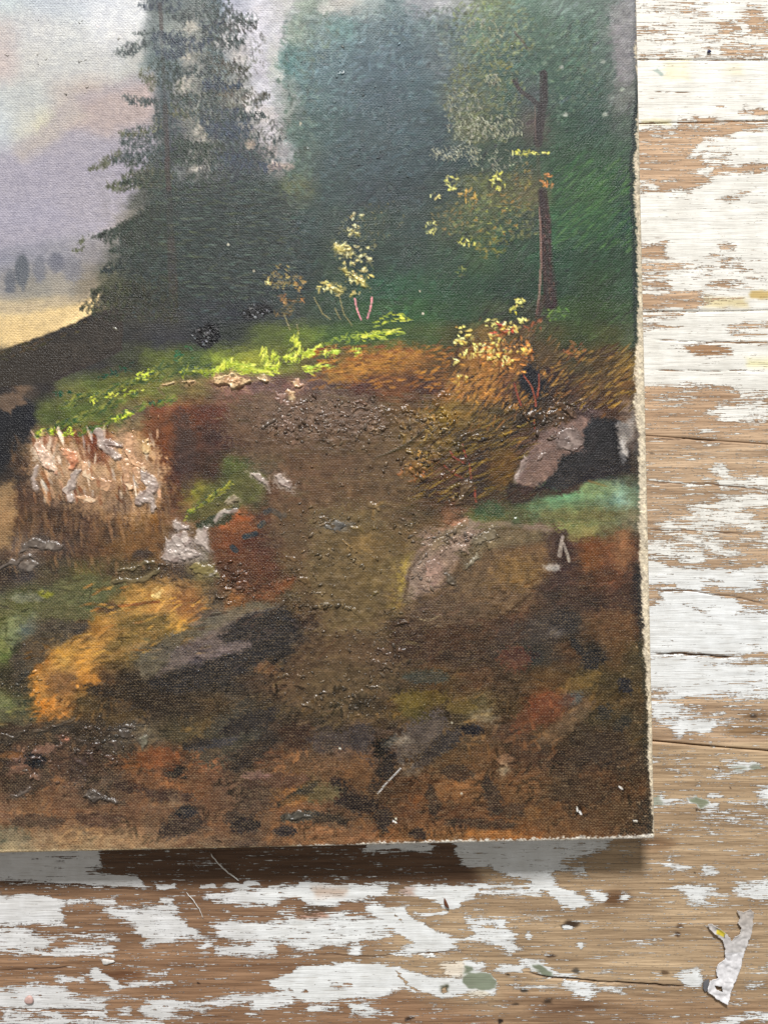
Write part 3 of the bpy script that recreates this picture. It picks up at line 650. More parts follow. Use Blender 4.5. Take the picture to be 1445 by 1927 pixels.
for y in ry:
    pts = np.array([[float(v) for v in q.split()] for q in ROWS[y].split('|')])
    ii = np.interp(fx, pts[:, 0], np.arange(len(pts))); i0 = np.clip(np.floor(ii).astype(int), 0, len(pts) - 2)
    tf = np.clip((ii - i0 - 0.5) * 1.25 + 0.5, 0, 1)[:, None]; tf = tf * tf * (3 - 2 * tf)
    rowcol.append(pts[i0, 1:] * (1 - tf) + pts[i0 + 1, 1:] * tf)
table = np.stack(rowcol)                                   # rows x fx x rgb
fy = np.arange(0, 2000, 6.0)
ryi = np.interp(fy, ry, np.arange(len(ry)))
j0 = np.clip(np.floor(ryi).astype(int), 0, len(ry) - 2); ft = np.clip((ryi - j0 - 0.5) * 1.2 + 0.5, 0, 1)
ft = ft * ft * (3 - 2 * ft)
TAB = table[j0] * (1 - ft)[:, None, None] + table[j0 + 1] * ft[:, None, None]
def tab(qx, qy):
    a = np.clip(qx / 6.0, 0, TAB.shape[1] - 1.001); b = np.clip(qy / 6.0, 0, TAB.shape[0] - 1.001)
    a0 = a.astype(int); b0 = b.astype(int); fa = (a - a0)[..., None]; fb = (b - b0)[..., None]
    return ((TAB[b0, a0] * (1 - fa) + TAB[b0, a0 + 1] * fa) * (1 - fb) + (TAB[b0 + 1, a0] * (1 - fa) + TAB[b0 + 1, a0 + 1] * fa) * fb) / 255.0
def mosaic(ang, L, wd, k, wamp):
    """every place takes the colour loaded on the brush stroke that covers it"""
    ca, sa = math.cos(ang), math.sin(ang)
    wx_, wy_ = IX + wpx * wamp, IY + wpy * wamp
    a = (wx_ * ca + wy_ * sa) / L; b = (-wx_ * sa + wy_ * ca) / wd
    ai = np.floor(a).astype(int); bi = np.floor(b).astype(int)
    best = np.full(a.shape, 1e9); ox = np.zeros(a.shape); oy = np.zeros(a.shape); br = np.zeros(a.shape, np.float32)
    for di in (-1, 0, 1):
        for dj in (-1, 0, 1):
            ci, cj = ai + di, bi + dj
            h1 = TABS[k % 6][cj & 255, ci & 255]; h2 = TABS[(k + 1) % 6][cj & 255, ci & 255]; h3 = TABS[(k + 2) % 6][cj & 255, ci & 255]
            cx_, cy_ = ci + h1, cj + h2
            d = (a - cx_) ** 2 + (b - cy_) ** 2
            m_ = d < best
            best = np.where(m_, d, best); ox = np.where(m_, cx_, ox); oy = np.where(m_, cy_, oy); br = np.where(m_, h3, br)
    px_ = (ox * L) * ca - (oy * wd) * sa; py_ = (ox * L) * sa + (oy * wd) * ca
    return tab(np.abs(px_), np.abs(py_)), br
C = tab(QX, QY).astype(np.float32)
lowz = sstep(620, 760, IY)[..., None]
for (ang, L_, W_, k_, wa, am) in ((-0.35, 40, 15, 0, 0.35, 0.28), (-0.6, 22, 8, 2, 0.3, 0.3), (0.25, 15, 6, 4, 0.2, 0.3)):
    mc, br = mosaic(ang, L_, W_, k_, wa)
    mm = am * (0.25 + 0.75 * sstep(230, 420, IX + 0.25 * IY)[..., None])
    C = (C * (1 - mm) + mc * (1 + (br[..., None] - 0.5) * (0.10 + 0.10 * lowz)) * mm).astype(np.float32)
HH = np.zeros(IX.shape, np.float32)       # relief in mm
DRY = np.clip(sstep(780, 1150, IY) * 0.75 + sstep(1380, 1560, IY) * 0.4 + fbm(IX, IY, 70, 1, 3) * 0.7, 0, 1).astype(np.float32)
THK = np.zeros(IX.shape, np.float32)
# broken colour of the brushwork
bn = fbm(IX, IY, 26, 5, 4, 1.6)[..., None]; bn2 = fbm(IX, IY, 10, 1, 3, 1.8)[..., None]
low = sstep(600, 760, IY)[..., None]
nsk = sstep(250, 430, IX + 0.35 * IY)[..., None]
C *= 1 + (bn * (0.12 + 0.22 * low) + bn2 * (0.12 + 0.16 * low)) * (0.3 + 0.7 * nsk)
hue = fbm(IX, IY, 34, 4, 3)
C[..., 0] *= 1 + hue * (0.02 + 0.10 * low[..., 0]); C[..., 2] *= 1 - hue * (0.02 + 0.10 * low[..., 0])

def blend(w, m, c):
    C[w] = C[w] * (1 - m[..., None]) + np.asarray(c, np.float32) * m[..., None]

def poly(pts, c, a=1.0, soft=4, warp=0.3, dry=None, h=0, thick=None, rag=0.5):
    px = [p[0] for p in pts]; py = [p[1] for p in pts]
    w = win(min(px) - soft * 2 - 20, max(px) + soft * 2 + 20, min(py) - soft * 2 - 20, max(py) + soft * 2 + 20)
    d = sd_poly(IX[w] + wpx[w] * warp, IY[w] + wpy[w] * warp, pts)
    d = d + (vnoise(IX[w] / 3.5, IY[w] / 3.0, 3) - 0.5) * soft * 2 * rag
    soft = soft * 0.85; a = 1 - (1 - a) ** 1.15
    m = sstep(soft, -soft, d) * a
    v = 1 + fbm(IX[w], IY[w], 12, 2, 3)[..., None] * (0.3 * nsk[w] + 0.04)
    C[w] = C[w] * (1 - m[..., None]) + np.asarray(c, np.float32) * v * m[..., None]
    if dry is not None: DRY[w] = DRY[w] * (1 - m) + dry * m
    if h: HH[w] += h * m * (0.5 + vnoise(IX[w] / 5, IY[w] / 5, 2))
    if thick is not None: THK[w] = THK[w] * (1 - m) + thick * m

def blob(cx, cy, rx, ry, c, a=1.0, soft=6, ang=0, **k):
    ca, sa = math.cos(math.radians(ang)), math.sin(math.radians(ang))
    poly([(cx + rx * math.cos(t) * ca - ry * math.sin(t) * sa, cy + rx * math.cos(t) * sa + ry * math.sin(t) * ca) for t in np.linspace(0, 2 * math.pi, 13)[:-1]], c, a, soft, **k)

def stroke(pts, wd, c, a=1.0, taper=(1, 1), h=0, warp=0.06, soft=0.5):
    px = [p[0] for p in pts]; py = [p[1] for p in pts]
    g = wd * 1.6 + 5
    w = win(min(px) - g, max(px) + g, min(py) - g, max(py) + g)
    d, t, sg = sd_line(IX[w] + wpx[w] * warp, IY[w] + wpy[w] * warp, pts)
    ww = wd * (taper[0] * (1 - t) + taper[1] * t) + 0.01
    bris = vnoise(t * 6 + px[0], d * sg / 1.3 + py[0], 2)
    m = sstep(1.0, 1.0 - soft, d / ww) * a * np.clip(0.55 + 0.9 * bris, 0, 1)
    blend(w, m, np.asarray(c) * 1.0)
    if h: HH[w] += h * m * (0.4 + 1.0 * bris); THK[w] = np.maximum(THK[w], m * 0.6)

def dab(cx, cy, L, wd, ang, c, a=1.0, h=0):
    dx, dy = math.cos(ang) * L / 2, math.sin(ang) * L / 2
    g = L / 2 + wd + 3
    w = win(cx - g, cx + g, cy - g, cy + g)
    x = IX[w] - cx; y = IY[w] - cy
    p = (x * dx + y * dy) / (L / 2 + 1e-6); q = (-x * dy + y * dx) / (L / 2 + 1e-6)
    r = np.sqrt((p / (L / 2 + 0.6)) ** 2 + (q / (wd / 2 + 0.6)) ** 2) + (vnoise(IX[w] / 2.5, IY[w] / 2.5, 4) - 0.5) * 0.5
    m = sstep(1.1, 0.6, r) * a
    blend(w, m, c)
    if h: HH[w] += h * m; THK[w] = np.maximum(THK[w], m * 0.6)

def jit(c, k=0.12):
    return np.clip(np.asarray(c) * (1 + RNG.uniform(-k, k)) + RNG.uniform(-k, k, 3) * 0.06, 0, 1)

def bough(x0, y0, x1, y1, n, c, ln=11, sp=8, sag=6, a=0.75):
    """a pine bough: short hanging dabs from its tip (x0,y0) to the trunk (x1,y1)"""
    for i in range(n):
        t = RNG.random() ** 0.9
        x = x0 + (x1 - x0) * t + RNG.normal(0, 2); y = y0 + (y1 - y0) * t + math.sin(t * math.pi) * sag + RNG.normal(0, sp * (0.3 + 0.7 * t))
        ang = math.radians(RNG.normal(105 if x1 > x0 else 75, 24))
        dab(x, y, RNG.uniform(0.5, 1.3) * ln, RNG.uniform(1.4, 3.0), ang, jit(c, 0.2), a * RNG.uniform(0.35, 0.95))

def leaves(cx, cy, rx, ry, n, cols, sz=7, h=0.0, a=0.9):
    for i in range(n):
        r = math.sqrt(RNG.random()); t = RNG.uniform(0, 2 * math.pi)
        dab(cx + rx * r * math.cos(t), cy + ry * r * math.sin(t), sz * RNG.uniform(0.35, 1.9), sz * RNG.uniform(0.2, 0.55), RNG.normal(-0.6, 0.8),
            jit(cols[RNG.integers(len(cols))], 0.22), a * RNG.uniform(0.25, 1), h * RNG.uniform(0.2, 1.2))

def foliage(pts, c, dens=1.0, ln=10, wd=4, ang=95, sp=25, a=0.75, h=0.0):
    px = [p[0] for p in pts]; py = [p[1] for p in pts]
    ar = 0.5 * abs(sum(px[i] * py[(i + 1) % len(px)] - px[(i + 1) % len(px)] * py[i] for i in range(len(px))))
    n = int(ar / (ln * wd) * 1.6 * dens)
    tx = RNG.uniform(min(px), max(px), n * 6); ty = RNG.uniform(min(py), max(py), n * 6)
    ins = sd_poly(tx, ty, pts) < 0
    for x, y in list(zip(tx[ins], ty[ins]))[:n]:
        dab(x, y, ln * RNG.uniform(0.5, 1.4), wd * RNG.uniform(0.6, 1.2), math.radians(RNG.normal(ang, sp)), jit(c, 0.22), a * RNG.uniform(0.45, 1), h)

# ---- sky, hills and far trees at the left
blob(72, 245, 34, 14, rgb(212, 205, 186), 0.4, 22, warp=1); poly([(70, 250), (130, 190), (200, 160), (260, 165), (250, 240), (180, 250), (100, 290)], rgb(188, 172, 166), 0.4, 30, 0.8); blob(0, 100, 26, 50, rgb(208, 192, 188), 0.4, 30)
poly([(-60, 330), (40, 290), (120, 240), (200, 200), (240, 300), (180, 420), (60, 480), (-60, 470)], rgb(166, 162, 178), 0.45, 34, 0.8)
blob(220, 30, 60, 30, rgb(228, 230, 234), 0.5, 20); blob(90, 320, 90, 30, rgb(160, 156, 178), 0.4, 30); blob(100, 60, 50, 14, rgb(222, 222, 220), 0.4, 12); blob(50, 400, 80, 26, rgb(166, 166, 192), 0.5, 24)
poly([(290, 140), (205, 160), (140, 188), (92, 238), (30, 278), (-60, 318), (-60, 480), (200, 430), (290, 300)], rgb(170, 163, 178), 0.6, 16, 0.4, rag=0.1)
poly([(290, 150), (205, 170), (150, 198), (130, 240), (200, 250), (290, 230)], rgb(192, 168, 158), 0.6, 20, 0.5, rag=0.1); poly([(140, 190), (92, 238), (30, 278), (40, 300), (110, 262), (160, 220)], rgb(200, 186, 170), 0.5, 16, 0.4, rag=0.1)
blob(20, 530, 11, 22, rgb(104, 108, 118), 0.85, 5, warp=0.1); blob(43, 510, 14, 30, rgb(96, 102, 112), 0.9, 5, warp=0.1); blob(76, 508, 11, 26, rgb(118, 120, 132), 0.75, 6, warp=0.1)
blob(108, 494, 15, 20, rgb(112, 114, 128), 0.75, 6, warp=0.1); blob(138, 508, 20, 22, rgb(126, 126, 136), 0.65, 9, warp=0.2); stroke([(44, 520), (44, 545)], 5, rgb(108, 112, 118), 0.6)
poly([(-60, 600), (40, 592), (110, 580), (190, 560), (180, 592), (110, 624), (50, 642), (-60, 664)], rgb(228, 198, 142), 0.85, 9, dry=0.1)
poly([(-60, 575), (60, 570), (180, 552), (150, 570), (60, 590), (-60, 596)], rgb(184, 166, 138), 0.6, 8)
poly([(-400, 700), (-60, 668), (0, 660), (50, 642), (108, 622), (182, 588), (230, 580), (230, 660), (100, 720), (-400, 760)], rgb(58, 52, 46), 0.9, 3, 0.12)
for i in range(60):
    x = RNG.uniform(-10, 180); y = 661 - (x / 180) * 70 + RNG.uniform(2, 22)
    dab(x, y, RNG.uniform(6, 18), 3, math.radians(-22 + RNG.normal(0, 8)), jit((rgb(90, 72, 48), rgb(44, 42, 38), rgb(70, 66, 40))[RNG.integers(3)], 0.15), 0.6)

# ---- the big pine and the one behind it
DK = rgb(70, 80, 80); DKB = rgb(66, 76, 88); DKG = rgb(60, 70, 62); OL = rgb(98, 100, 80)
poly([(335, -40), (405, -40), (415, 345), (335, 345)], rgb(116, 121, 117), 0.6, 24, 0.8)
for x, y, rx, ry in ((354, 56, 12, 16), (350, 112, 14, 12), (345, 160, 16, 12), (372, 250, 12, 22), (368, 322, 16, 10)):
    blob(x, y, rx * 0.8, ry * 0.8, rgb(182, 176, 164), 0.55, 7, warp=0.6)
for x, y, rx, ry in ((420, 80, 18, 12), (450, 110, 14, 14), (470, 190, 14, 20), (500, 210, 14, 20), (475, 270, 10, 8), (515, 300, 16, 12)):
    blob(x, y, rx, ry, rgb(190, 184, 180), 0.55, 9, warp=0.5)
for pts, c, de in (([(258, -20), (345, -20), (340, 18), (318, 25), (300, 20), (275, 18)], DKB, 1.1), ([(282, 56), (350, 60), (352, 100), (330, 112), (300, 112), (285, 85)], DKB, 1.3),
        ([(213, 97), (240, 80), (272, 72), (284, 85), (262, 95), (240, 110)], DK, 1.4), ([(285, 108), (330, 110), (345, 140), (340, 168), (300, 168)], DKG, 1.0), ([(262, 130), (285, 125), (300, 160), (285, 172), (268, 160)], OL, 0.8),
        ([(230, 176), (262, 182), (300, 186), (370, 178), (374, 192), (330, 208), (285, 198), (245, 194)], DK, 1.4), ([(290, 195), (345, 200), (362, 215), (330, 225), (345, 255), (310, 258), (290, 235)], DK, 1.1),
        ([(220, 258), (250, 240), (300, 234), (318, 258), (270, 278), (235, 275)], DK, 1.2), ([(165, 318), (200, 295), (228, 278), (224, 302), (195, 318)], OL, 1.4), ([(225, 285), (260, 274), (330, 276), (330, 304), (280, 314), (230, 306)], DK, 1.5),
        ([(203, 352), (230, 330), (290, 315), (330, 325), (320, 352), (250, 354), (222, 364)], rgb(80, 84, 66), 1.5), ([(325, 260), (372, 268), (398, 290), (380, 308), (330, 304)], DKG, 1.2),
        ([(330, 24), (370, 8), (380, 30), (345, 50)], DK, 0.9), ([(345, 60), (390, 40), (400, 110), (370, 150), (350, 120)], rgb(112, 116, 112), 0.7), ([(345, 150), (395, 140), (400, 240), (350, 240)], rgb(98, 102, 98), 0.8), ([(350, 240), (400, 250), (405, 340), (350, 340)], rgb(84, 88, 82), 0.8), ([(440, 90), (500, 60), (500, 130), (450, 150)], rgb(130, 130, 128), 0.4), ([(450, 200), (530, 230), (560, 310), (480, 300)], rgb(104, 106, 102), 0.55), ([(275, 392), (300, 356), (340, 336), (400, 345), (470, 330), (560, 370), (570, 565), (300, 565), (240, 480), (215, 440)], rgb(58, 68, 64), 0.8),
        ([(365, -20), (430, -20), (440, 20), (487, 30), (480, 50), (445, 55), (470, 75), (440, 92), (415, 112), (395, 100), (378, 60)], DK, 1.0), ([(378, 108), (440, 120), (472, 140), (455, 168), (400, 168)], rgb(84, 88, 84), 1.0),
        ([(382, 158), (450, 168), (508, 180), (490, 202), (440, 208), (385, 196)], rgb(80, 84, 80), 1.1), ([(376, 200), (460, 205), (478, 240), (462, 258), (400, 262), (378, 240)], DKB, 1.3), ([(392, 258), (470, 262), (530, 298), (548, 316), (500, 334), (400, 334)], DK, 1.4)):
    foliage(pts, c, de, 11, 3.4, 97, 28, 0.52)
for b in ((213, 104, 285, 78, 70, DK, 9, 5), (232, 185, 300, 190, 60, DK, 10, 5), (262, 140, 290, 150, 40, OL, 9, 6), (222, 252, 305, 236, 70, OL, 10, 7), (225, 270, 310, 250, 70, DK, 10, 9),
          (168, 318, 230, 288, 80, OL, 11, 4), (205, 302, 310, 280, 130, DK, 11, 10), (200, 352, 290, 322, 120, OL, 12, 9), (225, 345, 320, 320, 150, DKG, 12, 12),
          (250, 62, 300, 50, 35, DK, 8, 4), (258, 8, 300, 6, 40, DKB, 8, 5), (350, 30, 310, 20, 40, DK, 9, 7), (342, 75, 310, 70, 60, DKB, 9, 8), (350, 100, 310, 95, 50, DKB, 9, 8),
          (362, 136, 318, 128, 40, DK, 9, 5), (374, 182, 320, 176, 60, DKG, 10, 6), (380, 210, 320, 205, 60, OL, 10, 8), (392, 275, 325, 262, 90, DKG, 11, 8), (385, 300, 325, 290, 90, DKG, 11, 10)):
    bough(*b[:4], b[4], b[5], b[6], b[7])
for b in ((452, 38, 395, 20, 60, DK), (485, 48, 400, 40, 80, rgb(90, 92, 92)), (462, 75, 400, 70, 60, DK), (470, 130, 390, 110, 110, rgb(92, 92, 84)), (455, 160, 385, 150, 100, DKB), (505, 180, 400, 170, 120, rgb(98, 96, 88)),
          (500, 215, 400, 205, 120, DK), (470, 250, 390, 235, 120, DKB), (540, 262, 420, 250, 60, DK), (530, 312, 400, 290, 160, DKB), (380, 50, 420, 40, 40, DKB), (375, 110, 420, 100, 50, DK), (382, 160, 420, 150, 50, DKB)):
    bough(*b[:4], b[4], b[5], 11, 11, 8)
poly([(275, 392), (330, 375), (420, 350), (520, 350), (560, 400), (560, 540), (470, 560), (300, 545), (230, 520), (215, 470), (260, 420)], rgb(56, 66, 62), 0.5, 22, 0.9)
poly([(222, 428), (262, 405), (300, 388), (330, 470), (260, 480), (232, 456)], rgb(56, 62, 54), 0.7, 7, 0.5)
for b in ((172, 446, 250, 424, 90, DKG, 11, 6), (195, 436, 280, 410, 80, DKG, 11, 6), (190, 510, 270, 480, 90, rgb(56, 64, 62), 10, 7), (172, 548, 260, 530, 90, rgb(66, 70, 48), 10, 9), (152, 580, 240, 560, 70, rgb(72, 74, 48), 9, 8),
          (205, 470, 280, 462, 70, DKG, 10, 7), (140, 470, 160, 462, 18, OL, 8, 3), (150, 452, 158, 446, 14, OL, 9, 3), (175, 560, 330, 560, 120, rgb(48, 48, 40), 10, 14)):
    bough(*b[:4], b[4], b[5], b[6], b[7])
for i in range(900):
    x, y = RNG.uniform(230, 560), RNG.uniform(360, 600)
    if x < 300 - (y - 380) * 0.4: continue
    dab(x, y, RNG.uniform(8, 22), RNG.uniform(2, 5), RNG.normal(0, 0.35), jit((rgb(44, 54, 52), rgb(56, 68, 64), rgb(50, 54, 48), rgb(40, 46, 44), rgb(60, 72, 74))[RNG.integers(5)], 0.12), 0.4)
for pts, c, de in (([(332, 72), (400, 70), (405, 92), (340, 98)], DKB, 1.2), ([(330, 126), (400, 122), (402, 144), (335, 146)], DK, 1.2), ([(330, 180), (410, 172), (415, 228), (360, 226), (335, 212)], DK, 1.3), ([(340, 272), (420, 264), (425, 306), (350, 306)], DKG, 1.3), ([(355, 330), (430, 320), (440, 360), (340, 362)], DKG, 1.3),
        ([(182, 446), (235, 415), (280, 384), (335, 372), (335, 470), (262, 470), (205, 462)], rgb(56, 64, 56), 1.2), ([(192, 505), (240, 474), (335, 462), (335, 524), (228, 520), (205, 516)], rgb(54, 62, 56), 1.1), ([(150, 584), (178, 545), (232, 528), (335, 518), (335, 604), (205, 604)], rgb(56, 58, 46), 1.1), ([(230, 300), (330, 290), (340, 380), (280, 385), (260, 350)], rgb(66, 74, 66), 0.8)):
    foliage(pts, c, de, 12, 3.4, 95, 30, 0.5)
for i in range(500):
    x, y = RNG.uniform(290, 580), RNG.uniform(340, 560)
    dab(x, y, RNG.uniform(10, 30), RNG.uniform(2, 4), RNG.normal(0.05, 0.2), jit((rgb(78, 92, 84), rgb(46, 54, 50), rgb(66, 80, 72), rgb(72, 80, 62))[RNG.integers(4)], 0.12), 0.45)
for y0, y1, wd, a in ((8, 54, 5, 0.8), (54, 200, 5, 0.25), (200, 300, 6, 0.65), (300, 355, 7, 0.75), (355, 470, 8, 0.25), (455, 545, 11, 0.5)):
    stroke([(302 + y0 * 0.045, y0), (302 + y1 * 0.045, y1)], wd, rgb(74, 62, 60), a * 0.65)

# ---- the wooded middle and the slender tree at the right
for i in range(1500):
    x, y = RNG.uniform(540, 850), RNG.uniform(20, 600)
    b = np.clip(tab(np.array([x]), np.array([y]))[0], 0, 1)
    dab(x, y, RNG.uniform(8, 26), RNG.uniform(3, 7), RNG.normal(-0.5, 0.6), np.clip((b * 0.9 + b.mean() * 0.12) * RNG.uniform(0.82, 1.35) + RNG.uniform(-0.02, 0.02, 3), 0, 1), 0.38)
for i in range(1500):
    x, y = RNG.uniform(840, 1195), RNG.uniform(0, 640)
    b = np.clip(tab(np.array([x]), np.array([y]))[0], 0, 1)
    dab(x, y, RNG.uniform(10, 34), RNG.uniform(3, 6), math.radians(RNG.normal(-42, 14)), np.clip((b * 0.9 + b.mean() * 0.1) * RNG.uniform(0.75, 1.4) + np.array([0, 0.015, -0.005]) * RNG.normal(), 0, 1), 0.4)
poly([(735, -5), (790, 8), (806, 30), (820, -60), (735, -60)], rgb(150, 150, 162), 0.4, 14)
blob(610, 15, 14, 10, rgb(206, 204, 196), 0.6, 7); blob(555, 60, 20, 30, rgb(150, 162, 146), 0.4, 14); blob(640, 50, 26, 20, rgb(100, 146, 142), 0.4, 14)
blob(538, 285, 18, 26, rgb(158, 158, 162), 0.6, 9); blob(528, 312, 26, 8, rgb(170, 150, 138), 0.5, 6); blob(472, 272, 10, 7, rgb(186, 164, 146), 0.5, 6); blob(560, 350, 26, 16, rgb(104, 110, 76), 0.45, 12)
blob(560, 255, 24, 26, rgb(70, 108, 100), 0.4, 12); blob(545, 110, 22, 22, rgb(84, 124, 122), 0.4, 12)
leaves(900, 20, 50, 22, 60, [rgb(150, 160, 88), rgb(120, 138, 92), rgb(136, 150, 96)], 8, 0, 0.5)
leaves(880, 60, 40, 40, 40, [rgb(110, 128, 100), rgb(90, 112, 92)], 10, 0, 0.4)
leaves(945, 90, 60, 16, 60, [rgb(136, 138, 66), rgb(112, 120, 66)], 7, 0, 0.5); leaves(900, 180, 55, 50, 160, [rgb(112, 116, 66), rgb(92, 102, 66), rgb(80, 94, 72)], 7, 0.05, 0.5)
leaves(940, 122, 26, 8, 24, [rgb(136, 132, 58)], 6, 0, 0.5); leaves(870, 150, 26, 30, 50, [rgb(118, 122, 70)], 7, 0, 0.45)
for pts, c in (([(536, 40), (600, 10), (640, 60), (600, 120), (560, 110), (530, 80)], rgb(112, 134, 124)), ([(530, 90), (590, 90), (600, 190), (545, 190), (520, 150)], rgb(100, 124, 118)), ([(540, 180), (600, 180), (590, 260), (560, 280), (535, 230)], rgb(92, 114, 104)), ([(545, 290), (600, 260), (600, 360), (540, 380), (530, 340)], rgb(84, 102, 90)), ([(700, 20), (790, 10), (820, 60), (760, 80), (700, 60)], rgb(104, 128, 132)), ([(800, 20), (870, 10), (880, 120), (830, 130)], rgb(112, 126, 116))):
    foliage(pts, c, 0.55, 14, 6, 60, 50, 0.45)
for pts, c, de in (([(850, 10), (960, -10), (1010, 40), (1000, 110), (930, 130), (860, 110)], rgb(116, 126, 96), 0.5), ([(835, 120), (960, 110), (990, 170), (950, 270), (880, 270), (835, 220)], rgb(104, 110, 78), 0.6), ([(1000, 30), (1120, 40), (1130, 180), (1050, 240), (1000, 150)], rgb(92, 112, 94), 0.4), ([(850, 330), (1000, 320), (1010, 440), (900, 480), (830, 430)], rgb(102, 106, 66), 0.5)):
    foliage(pts, c, de, 9, 5, -40, 50, 0.5)
# wiry relief of dried brush marks
for cx, cy, rx, ry, n in ((868, 210, 34, 52, 120), (900, 240, 26, 22, 60), (945, 238, 40, 24, 110), (838, 285, 30, 14, 60), (882, 280, 20, 18, 40), (925, 150, 14, 12, 30), (905, 60, 40, 30, 40), (930, 300, 50, 20, 50)):
    for i in range(n):
        r = math.sqrt(RNG.random()); t = RNG.uniform(0, 6.28)
        x, y = cx + rx * r * math.cos(t), cy + ry * r * math.sin(t)
        a0 = math.radians(RNG.normal(75, 35)); L = RNG.uniform(4, 9)
        stroke([(x, y), (x + L * 0.5 * math.cos(a0) + 1.5, y + L * 0.5 * math.sin(a0)), (x + L * math.cos(a0), y + L * math.sin(a0))], 1.1, jit(rgb(146, 148, 124), 0.18), 0.55, h=0.35)
for x, y in ((1058, 125), (1132, 115), (1065, 215), (1140, 215), (1170, 170), (905, 40)):
    blob(x, y, 5, 4, rgb(150, 158, 146), 0.6, 3)
poly([(1148, 10), (1182, 0), (1190, 60), (1192, 150), (1172, 160), (1152, 130), (1150, 60)], rgb(138, 138, 138), 0.6, 12, 0.4)
stroke([(1022, 138), (1022, 190), (1016, 230), (1012, 268)], 11, rgb(56, 52, 52), 0.85, (0.9, 1.0)); stroke([(1014, 200), (1000, 186), (980, 172), (966, 152)], 7, rgb(60, 56, 56), 0.75, (1, 0.6)); stroke([(976, 166), (972, 148)], 3, rgb(80, 72, 70), 0.5)
stroke([(1006, 200), (1008, 262)], 2, rgb(112, 96, 88), 0.5); stroke([(968, 60), (985, 80), (990, 90)], 3, rgb(86, 80, 74), 0.5); stroke([(1010, 265), (1012, 300), (1018, 360)], 5, rgb(84, 80, 62), 0.35)
stroke([(1020, 362), (1026, 420), (1028, 480), (1034, 530), (1036, 572)], 15, rgb(58, 48, 44), 0.95, (0.75, 1.15)); stroke([(1014, 390), (1017, 440), (1018, 500), (1015, 555), (1010, 590)], 3.2, rgb(134, 106, 94), 0.65, (0.6, 1.1))
stroke([(1022, 560), (1012, 592)], 7, rgb(72, 56, 48), 0.7)
for i in range(60):
    y = RNG.uniform(390, 570); x = 1026 + (y - 420) * 0.06 + RNG.uniform(-8, 9)
    dab(x, y, RNG.uniform(5, 12), 2, math.radians(80), jit((rgb(92, 72, 64), rgb(44, 38, 38))[RNG.integers(2)], 0.15), 0.5)
for i in range(300):          # lit green strokes beside the trunk
    x, y = RNG.uniform(1045, 1195), RNG.uniform(300, 470)
    dab(x, y, RNG.uniform(14, 40), RNG.uniform(2, 4), math.radians(RNG.normal(-40, 8)), jit((rgb(66, 108, 60), rgb(48, 84, 54), rgb(80, 116, 66))[RNG.integers(3)], 0.1), 0.35)
YL = [rgb(186, 184, 84), rgb(160, 160, 72), rgb(204, 196, 104)]; OC = [rgb(140, 116, 58), rgb(156, 120, 56), rgb(120, 108, 56)]
leaves(852, 345, 14, 18, 26, YL, 7, 0.2); leaves(936, 342, 16, 18, 28, YL, 7, 0.2); leaves(820, 368, 12, 6, 10, [rgb(206, 190, 110)], 6, 0.3); leaves(1000, 288, 36, 5, 22, YL, 6, 0.15); leaves(975, 286, 5, 5, 8, YL, 6, 0.1)
leaves(880, 368, 16, 12, 24, [rgb(178, 140, 66), rgb(160, 130, 60)], 7, 0.1); leaves(1028, 340, 16, 14, 26, [rgb(166, 118, 70), rgb(150, 108, 60)], 7, 0.1); leaves(930, 400, 70, 40, 110, OC + YL[1:2], 7, 0.06, 0.55); leaves(850, 410, 40, 30, 50, OC, 7, 0, 0.5)
leaves(812, 428, 14, 12, 20, YL, 6, 0.15); leaves(925, 462, 30, 26, 60, [rgb(112, 112, 50), rgb(130, 120, 56)], 8, 0, 0.5); leaves(878, 455, 18, 10, 18, YL, 6, 0.1); leaves(985, 330, 20, 25, 30, OC, 7, 0, 0.5); leaves(868, 510, 10, 10, 16, [rgb(120, 130, 70)], 6, 0.05, 0.6)
leaves(1045, 590, 26, 14, 34, [rgb(96, 120, 50), rgb(76, 104, 48)], 7, 0, 0.6); leaves(720, 410, 40, 40, 40, OC[2:], 6, 0, 0.4)

# ---- young golden shrubs in the clearing
CR = [rgb(206, 190, 116), rgb(190, 172, 96), rgb(218, 206, 140)]
for cx, cy, rx, ry, n in ((664, 432, 12, 12, 12), (648, 468, 26, 12, 34), (662, 488, 24, 12, 26), (676, 518, 24, 16, 34), (636, 545, 22, 12, 20), (608, 538, 16, 16, 20), (665, 552, 12, 6, 8), (690, 480, 14, 20, 14), (672, 408, 14, 10, 8)):
    leaves(cx, cy, rx, ry, n, CR, 7, 0.35, 0.85)
leaves(670, 470, 40, 70, 90, [rgb(120, 116, 66), rgb(100, 106, 62), rgb(140, 130, 72)], 6, 0.05, 0.5)
leaves(530, 520, 30, 24, 60, [rgb(140, 120, 70), rgb(116, 100, 62), rgb(166, 144, 82)], 7, 0.1, 0.65); leaves(560, 532, 14, 16, 24, [rgb(150, 122, 70)], 7, 0.1, 0.7); leaves(548, 562, 26, 10, 24, [rgb(130, 98, 60)], 7, 0.08, 0.65); leaves(532, 580, 24, 16, 26, [rgb(108, 92, 58)], 7, 0, 0.6); leaves(506, 530, 8, 8, 8, CR, 5, 0.2)
for pts in ([(668, 562), (672, 580), (680, 602)], [(700, 560), (698, 580), (692, 600)]):
    stroke(pts, 2.6, rgb(176, 132, 126), 0.9, (1, 0.6), 0.25)
for pts in ([(592, 560), (606, 590), (620, 600)], [(635, 545), (648, 592), (662, 612)], [(535, 592), (545, 620)], [(630, 580), (640, 600)], [(558, 610), (562, 628)]):
    stroke(pts, 1.6, rgb(140, 132, 88), 0.6)
GR = [rgb(186, 194, 66), rgb(166, 180, 58), rgb(150, 164, 56), rgb(200, 204, 84)]
